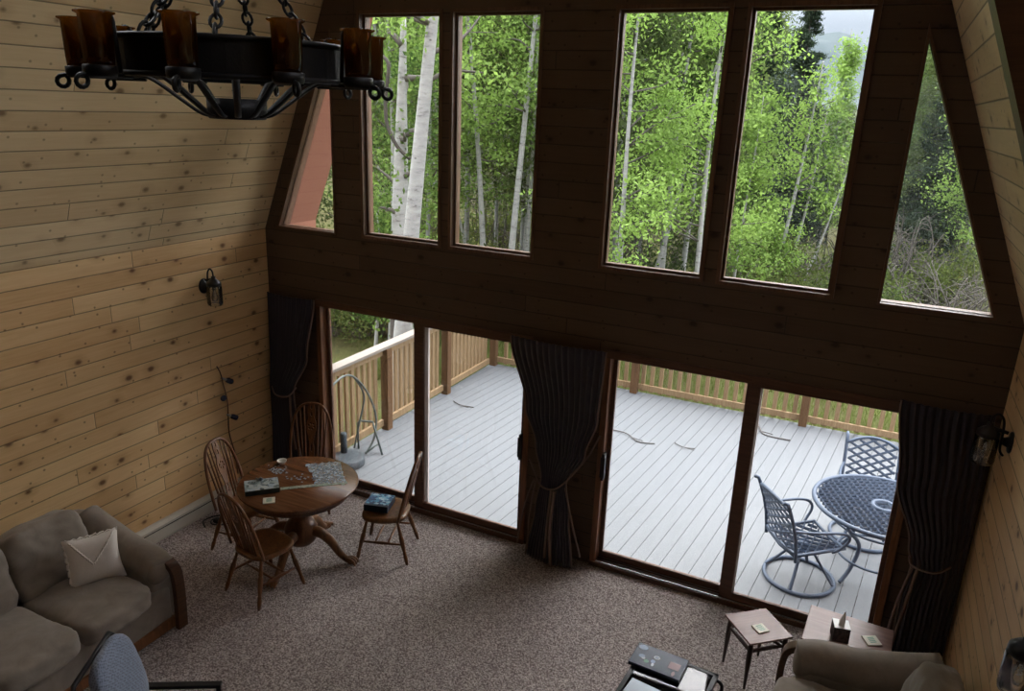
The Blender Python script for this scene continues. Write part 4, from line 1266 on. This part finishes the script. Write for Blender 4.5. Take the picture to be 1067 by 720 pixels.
def spruce(label, group, x, y, h, rad, seed, per=46):
    root = thing('spruce_tree', label, 'tree', (x, y, ground_h(x, y)), 0, group)
    q = random.Random(seed)
    MB().tube([(0, 0, -.1), (.02, 0, h * .5), (0, .02, h)], [.16 * h / 9, .09 * h / 9, .01], 8).build('trunk', M['bark_grey'], root)
    cs, sp = [], []
    lay = int(h * 5.0)
    br = MB()
    for k in range(lay):
        t = (k + .5) / lay; z = h * (.10 + .9 * t); R = rad * (1 - t) ** .85 * q.uniform(.75, 1.2) + .06
        nb = max(3, int(9 * (1 - t) + 2))
        for b in range(nb):
            a = q.uniform(0, 6.28)
            br.tube([(0, 0, z), (R * cos(a), R * sin(a), z - R * .18 + .1 * R * R)], [.02, .005], 4)
            for s_ in (.45, .75, 1.0):
                cs.append((R * s_ * cos(a), R * s_ * sin(a), z - R * s_ * .18)); sp.append(.05 + .12 * R * (1.15 - s_ * .5))
    br.build('branches', M['bark_grey'], root)
    leaf_cloud('needles', M['needle'], cs, sp, per // 4, .075, root, seed, .55, .35)
    return root
def shrub(label, group, x, y, h, w, seed, mat, per=60, size=.05, n=26, bare=True):
    root = thing('shrub', label, 'shrub', (x, y, ground_h(x, y)), 0, group)
    q = random.Random(seed); br = MB(); cs = []
    for k in range(n):
        a = q.uniform(0, 6.28); R = w * q.uniform(.2, 1); z = h * q.uniform(.35, 1) * (1 - .35 * (R / w) ** 2)
        e = V((R * cos(a), R * sin(a), z))
        br.tube(catmull([(0.1 * cos(a), .1 * sin(a), -.1), e * .5 + V((0, 0, .1 * h)), e], 3), [lerp(.018, .005, i / 6) for i in range(7)], 5)
        cs.append(e); cs.append(e * .75 + V((0, 0, .1)))
    br.build('stems', M['dead'], root)
    leaf_cloud('leaves', M[mat], cs, [w * .16 * q.uniform(.6, 1.3) for _ in cs], per, size, root, seed, .8)
    return root
def dead_brush(label, group, x, y, h, w, seed, n=34):
    root = thing('bare_brush', label, 'brush', (x, y, ground_h(x, y)), 0, group)
    q = random.Random(seed); br = MB()
    for k in range(n):
        a = q.uniform(0, 6.28); R = w * q.uniform(.3, 1); z = h * q.uniform(.3, 1)
        b = V((q.uniform(-.4, .4) * w, q.uniform(-.4, .4) * w, -.1)); e = V((R * cos(a), R * sin(a), z))
        mid = b.lerp(e, .5) + V((q.uniform(-.3, .3), q.uniform(-.3, .3), .25 * h)) * .6
        pts = catmull([b, mid, e], 4)
        br.tube(pts, [lerp(.022, .006, i / (len(pts) - 1)) for i in range(len(pts))], 5)
        for s_ in range(4):
            p = pts[q.randrange(3, len(pts))]; d = V((q.uniform(-1, 1), q.uniform(-1, 1), q.uniform(-.2, .9))) * .5
            br.tube([p, p + d * .5 + V((0, 0, .05)), p + d], [.008, .006, .003], 4)
    br.build('stems', M['dead'], root)
    return root
def dup(o, x, y, rz=0.0, s=1.0, label=None):
    c = copy_tree(o); c.location = (x, y, ground_h(x, y)); c.rotation_euler = (0, 0, rz); c.scale = (s, s, s)
    if label: c['label'] = label
    return c

# single trunks one can point to
aspen('broken-topped thick white aspen trunk in the leftmost tall pane', 'white aspens near the deck', -7.62, 5.25, 6.5, .27, (.05, .02), .03, 3, nb=9, bl=.9, b0=.45, per=34, bare=.35)
aspen('thick white aspen leaning right just outside the leftmost tall pane', 'white aspens near the deck', -6.87, 3.95, 11.0, .165, (.93, .44), .05, 4, nb=20, bl=1.5, b0=.52, per=40, bare=.4)
aspen('slim white aspen on the right of the second tall pane, leaning right', 'white aspens near the deck', -7.29, 8.86, 11.0, .09, (.55, .26), .06, 5, nb=18, bl=1.2, b0=.45, per=46)
aspen('thin white aspen at the right edge of the second tall pane', 'white aspens near the deck', -7.76, 10.93, 9.5, .07, (.05, 0), .08, 6, nb=16, bl=1.1, b0=.45, per=46)
aspen('thin aspen in the middle of the second tall pane, leaning left', 'white aspens near the deck', -8.12, 9.61, 9.5, .085, (-.6, -.3), .10, 7, nb=16, bl=1.2, b0=.45, per=40)
aspen('bare slanting sapling in the second tall pane', 'white aspens near the deck', -8.72, 10.46, 6.0, .05, (-1.2, -.5), .08, 8, nb=9, bl=.8, b0=.5, per=26, bare=.5)
aspen('white aspen slanting right across the third tall pane', 'white aspens near the deck', -4.84, 11.21, 8.5, .075, (1.5, .72), .08, 9, nb=16, bl=1.3, b0=.45, per=46)
aspen('upright white aspen crossing the slanting one in the third tall pane', 'white aspens near the deck', -4.46, 11.40, 9.5, .085, (.15, .05), .10, 10, nb=18, bl=1.3, b0=.45, per=46)
aspen('tall pale aspen trunk in the fourth tall pane', 'white aspens near the deck', -2.48, 15.82, 6.6, .075, (.5, .2), .05, 12, nb=14, bl=1.1, b0=.45, per=30)
aspen('thinner aspen close beside the tall pale trunk in the fourth tall pane', 'white aspens near the deck', -2.30, 16.98, 5.6, .05, (.6, .25), .10, 13, nb=10, bl=.9, b0=.5, per=26, bare=.4)
aspen('crooked thin aspen rightmost in the fourth tall pane', 'white aspens near the deck', -1.95, 16.03, 5.2, .04, (1.4, .5), .16, 14, nb=9, bl=.8, b0=.5, per=26, bare=.4)
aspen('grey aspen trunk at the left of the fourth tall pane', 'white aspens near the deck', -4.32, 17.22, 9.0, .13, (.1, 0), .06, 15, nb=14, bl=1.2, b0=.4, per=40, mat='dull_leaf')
# leafy near trees that fill the third pane
aspen('bright leafy aspen at the left of the third tall pane', 'bright leafy aspens beyond the deck', -4.30, 7.6, 8.6, .07, (.1, 0), .12, 21, nb=26, bl=1.7, b0=.26, per=70, size=.044, spread=.22)
aspen('bright leafy aspen at the right of the third tall pane', 'bright leafy aspens beyond the deck', -3.05, 8.9, 8.8, .07, (-.1, .1), .12, 22, nb=26, bl=1.6, b0=.28, per=70, size=.044, spread=.22)
aspen('bright low leafy sapling at the left of the fourth tall pane', 'bright leafy aspens beyond the deck', -2.72, 11.16, 5.6, .045, (.0, .0), .1, 23, nb=16, bl=.9, b0=.35, per=60, size=.05, spread=.22)
aspen('bright leafy sapling behind the left railing, seen in the left door', 'bright leafy aspens beyond the deck', -8.25, 5.30, 3.3, .045, (.1, 0), .1, 24, nb=15, bl=.9, b0=.40, per=60, size=.05, spread=.2)
aspen('leafy aspen in the leftmost tall pane behind the thick white trunks', 'bright leafy aspens beyond the deck', -9.1, 7.1, 8.6, .06, (.0, .0), .12, 25, nb=30, bl=1.6, b0=.25, per=60, size=.05, spread=.26)
aspen('leafy aspen behind the slim trunks in the second tall pane', 'bright leafy aspens beyond the deck', -8.3, 12.0, 10.5, .07, (.0, .0), .12, 26, nb=28, bl=1.8, b0=.40, per=60, size=.055, spread=.3)
stp = thing('tree_stump', 'grey broken stump behind the left railing beside the white aspens', 'stump', (-7.25, 4.55, ground_h(-7.25, 4.55)))
MB().tube([(0, 0, -.1), (.02, 0, .8), (0, .02, 1.55), (.03, .05, 1.75)], [.16, .12, .10, .03], 10).build('stump_wood', M['bark_grey'], stp)
MID = [(-10.89, 8.25, 0, 0.9, 2.8), (-12.88, 11.88, 1, 1, 3.5), (-9.94, 9.87, 2, 0.95, 5.7), (-13.35, 16.25, 0, 1, 2.9), (-10.14, 12.07, 1, 1.05, 3.1), (-10.77, 15.21, 2, 1, 3.6), (-9.17, 13.69, 0, 1, 1.1), (-7.72, 12.11, 1, 1, 3.2), (-8.31, 15.27, 2, 1, 3.9), (-5.88, 10.7, 0, 0.95, 4.9), (-6.38, 13.91, 1, 1.1, 0.6), (-7.0, 18.21, 2, 1.1, 1.9), (-5.55, 15.47, 0, 1.0, 0.6), (-4.25, 12.65, 1, 1.0, 5.0), (-4.83, 18.12, 2, 1.05, 4.3), (-4.87, 21.55, 0, 0.95, 0.3), (-5.04, 26.07, 1, 0.95, 6.1), (-4.33, 26.42, 2, 0.5, 6.0), (-3.07, 28.19, 0, 0.39, 4.1), (-2.0, 24.11, 1, 0.52, 3.8), (-1.36, 26.73, 2, 0.43, 1.0), (-0.54, 23.67, 0, 0.65, 0.1), (0.07, 21.67, 1, 0.8, 3.3), (0.75, 25.46, 2, 0.92, 0.4), (1.32, 22.29, 0, 0.85, 1.2), (2.37, 27.4, 1, 0.95, 1.5), (2.41, 20.52, 2, 0.85, 0.2), (3.44, 24.48, 0, 0.9, 2.9)]
FAR = [(-26.19, 26.4, 1.3, 3.2, 0), (-26.77, 28.87, 1.18, 4.1, 1), (-24.4, 27.51, 1.11, 6.2, 0), (-27.27, 33.54, 1.3, 4.4, 1), (-21.51, 26.97, 1.09, 1.8, 0), (-18.98, 24.82, 1.27, 2.5, 1), (-22.99, 33.58, 1.14, 5.9, 0), (-21.91, 34.11, 1.01, 1.3, 1), (-21.19, 35.34, 1.17, 6.1, 0), (-17.35, 30.14, 1.04, 3.9, 1), (-18.34, 34.92, 1.1, 0.5, 0), (-15.15, 30.32, 1.34, 4.7, 1), (-13.26, 28.28, 1.1, 0.6, 0), (-12.15, 28.02, 1.28, 1.1, 1), (-13.26, 34.38, 1.16, 1.2, 0), (-12.89, 36.94, 1.06, 4.0, 1), (-9.8, 29.95, 1.15, 1.3, 0), (-9.4, 32.27, 1.34, 5.0, 1), (-8.59, 33.14, 1.31, 1.3, 0), (-7.89, 34.72, 1.3, 4.0, 1), (-6.32, 31.44, 1.35, 1.3, 0), (-5.75, 33.89, 0.63, 2.0, 1), (-4.91, 34.83, 0.51, 0.6, 0), (-4.36, 39.06, 0.54, 3.7, 1), (-3.16, 36.73, 0.57, 5.9, 0), (-2.3, 38.7, 0.59, 5.4, 1), (-1.21, 35.08, 0.53, 5.6, 0), (-0.39, 44.25, 0.79, 1.2, 1), (0.66, 43.68, 1.33, 1.2, 0), (1.81, 47.15, 1.31, 3.7, 1), (2.5, 40.19, 1.05, 0.2, 0), (4.03, 48.42, 1.09, 4.4, 1), (4.18, 38.75, 1.29, 3.7, 0), (5.15, 39.72, 1.07, 4.5, 1)]
LOW = [(-10.64, 7.02, 0.84, 3.5, 0), (-12.0, 9.27, 1.25, 1.3, 0), (-10.05, 7.32, 0.95, 1.5, 0), (-10.54, 8.55, 0.92, 3.5, 1), (-9.62, 7.84, 0.78, 2.8, 2), (-13.23, 13.87, 1.11, 3.6, 1), (-12.35, 13.38, 1.25, 2.9, 2), (-12.66, 14.76, 1.28, 0.1, 0), (-10.85, 12.63, 1.14, 2.0, 0), (-8.0, 8.4, 1.03, 4.6, 1), (-11.87, 16.42, 1.25, 2.2, 3), (-12.01, 17.84, 1.22, 2.6, 0), (-11.33, 17.66, 1.04, 3.9, 3), (-8.36, 12.42, 0.71, 0.4, 0), (-9.27, 15.57, 1.3, 5.5, 2), (-7.67, 12.89, 1.14, 3.6, 3), (-7.63, 13.93, 1.02, 3.2, 0), (-6.6, 12.33, 0.75, 0.1, 0), (-7.0, 14.72, 1.07, 5.7, 2), (-8.11, 19.69, 0.92, 0.9, 1), (-6.29, 15.36, 1.15, 2.1, 3), (-5.82, 15.31, 0.84, 2.5, 2), (-4.49, 11.82, 0.96, 5.0, 1), (-6.13, 20.44, 0.93, 3.6, 2), (-3.87, 12.28, 0.78, 2.2, 0), (-4.76, 18.77, 1.27, 1.7, 1), (-3.0, 11.37, 0.98, 5.7, 3), (-3.22, 14.99, 1.01, 4.2, 3), (-2.75, 14.36, 1.2, 1.7, 0), (-2.94, 19.21, 0.87, 2.2, 0), (-2.45, 18.93, 0.94, 1.2, 2), (-1.59, 13.78, 0.78, 0.3, 0), (-1.43, 16.74, 1.08, 4.1, 2), (-1.37, 23.85, 1.11, 1.2, 3), (-0.59, 14.53, 1.13, 4.7, 0), (-0.24, 13.64, 0.86, 2.1, 1), (0.09, 16.76, 1.18, 5.6, 0), (0.47, 17.18, 1.24, 2.4, 3), (0.87, 17.97, 1.08, 5.6, 3), (1.32, 19.52, 1.09, 3.1, 2), (1.64, 18.49, 1.09, 1.3, 0), (1.73, 15.08, 1.24, 6.1, 2), (2.52, 19.93, 1.17, 2.0, 0), (2.62, 17.38, 0.75, 2.7, 3)]

G1 = 'leafy aspens of the forest'
L1 = 'leafy green aspen of the middle rows of the forest, its trunk lost in foliage'
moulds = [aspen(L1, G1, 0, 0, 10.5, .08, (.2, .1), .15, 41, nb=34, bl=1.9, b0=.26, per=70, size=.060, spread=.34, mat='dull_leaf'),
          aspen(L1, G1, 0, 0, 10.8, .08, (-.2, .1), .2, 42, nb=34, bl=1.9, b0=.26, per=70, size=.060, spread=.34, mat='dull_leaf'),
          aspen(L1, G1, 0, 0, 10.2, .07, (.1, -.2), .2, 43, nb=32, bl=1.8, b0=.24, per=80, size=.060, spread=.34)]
used = set()
for x, y, k, s_, rz in MID:
    if k in used: dup(moulds[k], x, y, rz, s_)
    else:
        used.add(k); o = moulds[k]; o.location = (x, y, ground_h(x, y)); o.scale = (s_,) * 3; o.rotation_euler = (0, 0, rz)
G2 = 'dark trees of the far rows'
L2 = 'dark green tree of the farthest rows of the forest'
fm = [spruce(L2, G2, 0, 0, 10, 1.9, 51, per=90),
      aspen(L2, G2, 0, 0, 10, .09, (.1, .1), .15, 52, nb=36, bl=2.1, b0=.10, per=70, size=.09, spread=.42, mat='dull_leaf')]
used = set()
for x, y, s_, rz, k in FAR:
    if k in used: dup(fm[k], x, y, rz, s_)
    else:
        used.add(k); o = fm[k]; o.location = (x, y, ground_h(x, y)); o.scale = (s_,) * 3; o.rotation_euler = (0, 0, rz)
spruce('tall grey-green spruce against the sky in the fourth tall pane', None, -3.16, 22.39, 9.0, 1.35, 61, 260)
spruce('spruce whose tip meets the top left corner of the fourth tall pane', None, -4.15, 20.76, 9.6, 1.1, 62, 240)
aspen('slender pale green tree against the mountain in the fourth tall pane', None, -1.95, 23.5, 8.1, .07, (.05, 0), .05, 63, nb=34, bl=.55, b0=.2, per=60, size=.055, spread=.17)
spruce('dark spruce standing behind the triangular right pane', None, 1.55, 21.5, 7.4, 1.6, 64, 260)
shrub('rounded bright green bush low in the fourth tall pane', None, -2.75, 15.69, 2.9, 1.0, 71, 'aspen_leaf', 110, .045, 40)
G3 = 'low shrubs under the forest'
lows = [shrub('low yellow-green shrub under the forest trees', G3, 0, 0, 1.7, 1.3, 81, 'bush_leaf', 60, .045),
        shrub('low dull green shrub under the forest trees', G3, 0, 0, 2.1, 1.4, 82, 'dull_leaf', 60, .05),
        dead_brush('tangle of bare grey brush under the forest trees', 'bare brush under the forest', 0, 0, 1.5, 1.3, 83),
        dead_brush('tangle of bare grey saplings under the forest trees', 'bare brush under the forest', 0, 0, 2.2, 1.0, 84, 20)]
used = set()
for x, y, s_, rz, k in LOW:
    if k in used: dup(lows[k], x, y, rz, s_)
    else:
        used.add(k); o = lows[k]; o.location = (x, y, ground_h(x, y)); o.scale = (s_,) * 3; o.rotation_euler = (0, 0, rz)

# tall meadow grass past the far railing: uncountable
g = np.random.default_rng(5)
n = 26000
gx = g.uniform(-9, 4.5, n); gy = 5.15 + 11 * g.uniform(0, 1, n) ** 1.4
hgt = g.uniform(.10, .32, n) * np.where(g.uniform(0, 1, n) > .9, 1.8, 1); an = g.uniform(0, 6.28, n); w_ = .010
gz = np.array([ground_h(a, b) for a, b in zip(gx, gy)])
lx, ly = g.normal(0, .08, n), g.normal(0, .08, n)
P0 = np.stack([gx - w_ * np.cos(an), gy - w_ * np.sin(an), gz - .02], 1); P1 = np.stack([gx + w_ * np.cos(an), gy + w_ * np.sin(an), gz - .02], 1)
P2 = np.stack([gx + lx, gy + ly, gz + hgt], 1)
me = bpy.data.meshes.new('meadow_grass')
me.vertices.add(n * 3); me.vertices.foreach_set('co', np.stack([P0, P1, P2], 1).ravel())
me.loops.add(n * 3); me.loops.foreach_set('vertex_index', np.arange(n * 3, dtype=np.int32))
me.polygons.add(n); me.polygons.foreach_set('loop_start', np.arange(0, n * 3, 3, dtype=np.int32)); me.polygons.foreach_set('loop_total', np.full(n, 3, np.int32))
M['grass'] = leaf_mat('meadow_blades', srgb(88, 100, 50), srgb(122, 128, 82), .3, .5)
me.materials.append(M['grass']); me.update()
tag(link(bpy.data.objects.new('meadow_grass', me)), 'pale green meadow grass beyond the deck railing', 'grass', kind='stuff')

# the mountain across the valley, seen through haze
vs, fs = [], []
NX, NY = 90, 20
for j in range(NY + 1):
    for i in range(NX + 1):
        x, y = -190 + 330 * i / NX, 190 + 120 * j / NY
        u = (x + 12) / 60
        ridge = 27 + 7 * noise.noise(V((x * .018, 2.3, 0))) + 3 * noise.noise(V((x * .06, 9, 0))) - 9 * max(-1, min(1, u))
        t = j / NY
        z = -20 + (ridge + 20) * (1 - abs(1 - 1.6 * t) ** 1.5 if t < .625 else 1 - .3 * (t - .625)) + 3.0 * noise.noise(V((x * .15, y * .15, 0))) + 1.8 * noise.noise(V((x * .5, y * .5, 0)))
        vs.append((x, y, z))
for j in range(NY):
    for i in range(NX):
        a = j * (NX + 1) + i; fs.append((a, a + 1, a + NX + 2, a + NX + 1))
struct(MB().add(vs, fs, True).build('mountain', M['mountain']))
hz = NT('valley_haze'); vsn = hz.n('ShaderNodeVolumeScatter'); vsn.inputs['Color'].default_value = (.72, .85, 1.0, 1); vsn.inputs['Density'].default_value = .0010
hz.l(vsn.outputs[0], hz.out.inputs['Volume'])
hv = MB().box(-160, 120, 52, 185, -25, 70).build('valley_haze', hz.m)
tag(hv, 'pale haze hanging in the valley before the mountain', 'haze', kind='stuff')
mz = NT('forest_mist'); vsn = mz.n('ShaderNodeVolumeScatter'); vsn.inputs['Color'].default_value = (.86, .93, 1.0, 1); vsn.inputs['Density'].default_value = .0042
mz.l(vsn.outputs[0], mz.out.inputs['Volume'])
tag(MB().box(-60, 40, 17, 50, -2, 5.2).build('forest_mist', mz.m), 'thin mist lying among the forest trees', 'mist', kind='stuff')

# ------------------------------------------------------------------ light and camera
w = bpy.data.worlds.new('overcast'); SC.world = w; w.use_nodes = True
t = w.node_tree; t.nodes.clear()
tc = t.nodes.new('ShaderNodeTexCoord'); sp = t.nodes.new('ShaderNodeSeparateXYZ'); rp = t.nodes.new('ShaderNodeValToRGB')
bg = t.nodes.new('ShaderNodeBackground'); ow = t.nodes.new('ShaderNodeOutputWorld')
nz = t.nodes.new('ShaderNodeTexNoise'); nz.inputs['Scale'].default_value = 3.0; nz.inputs['Detail'].default_value = 4
mxw = t.nodes.new('ShaderNodeMix'); mxw.data_type = 'RGBA'; mxw.blend_type = 'MULTIPLY'; mxw.inputs[0].default_value = .25
t.links.new(tc.outputs['Generated'], sp.inputs[0]); t.links.new(tc.outputs['Generated'], nz.inputs['Vector']); t.links.new(sp.outputs[2], rp.inputs[0])
els = rp.color_ramp.elements
els[0].position = 0.0; els[0].color = (.066, .073, .085, 1); els[1].position = 1.0; els[1].color = (1, 1, 1.04, 1)
e = els.new(.10); e.color = (.082, .090, .104, 1); e = els.new(.45); e.color = (.6, .62, .66, 1)
t.links.new(rp.outputs[0], mxw.inputs[6]); t.links.new(nz.outputs['Color'], mxw.inputs[7])
t.links.new(mxw.outputs[2], bg.inputs[0]); bg.inputs[1].default_value = SKY = 2.6
t.links.new(bg.outputs[0], ow.inputs[0])
sun = bpy.data.lights.new('cloud_bright_sun', 'SUN'); sun.energy = 3.8; sun.angle = RAD(120); sun.color = (1, .985, .96)
so = link(bpy.data.objects.new('cloud_bright_sun', sun))
so.rotation_euler = V((.22, -.78, -.58)).to_track_quat('-Z', 'Y').to_euler()
cam = bpy.data.cameras.new('camera'); cam.sensor_width = 36; cam.lens = 792.24 / 1067 * 36; cam.clip_start = .05; cam.clip_end = 900
cobj = link(bpy.data.objects.new('camera', cam))
yw, pc, rl = RAD(-25.434), RAD(17.459), RAD(-2.223)
fw = V((sin(yw) * cos(pc), cos(yw) * cos(pc), -sin(pc))); ri = V((cos(yw), -sin(yw), 0)); dn = fw.cross(ri)
r2 = ri * cos(rl) + dn * sin(rl); d2 = -ri * sin(rl) + dn * cos(rl)
cobj.matrix_world = Matrix(((r2.x, -d2.x, -fw.x, 0), (r2.y, -d2.y, -fw.y, -5.976), (r2.z, -d2.z, -fw.z, 4.078), (0, 0, 0, 1)))
SC.camera = cobj
SC.view_settings.view_transform = 'Standard'; SC.view_settings.look = 'None'
SC.view_settings.exposure = 1.5; SC.view_settings.gamma = 1.0; SC.view_settings.use_curve_mapping = False
SC.cycles.max_bounces = 10; SC.cycles.diffuse_bounces = 5; SC.cycles.transparent_max_bounces = 24
SC.cycles.use_denoising = True
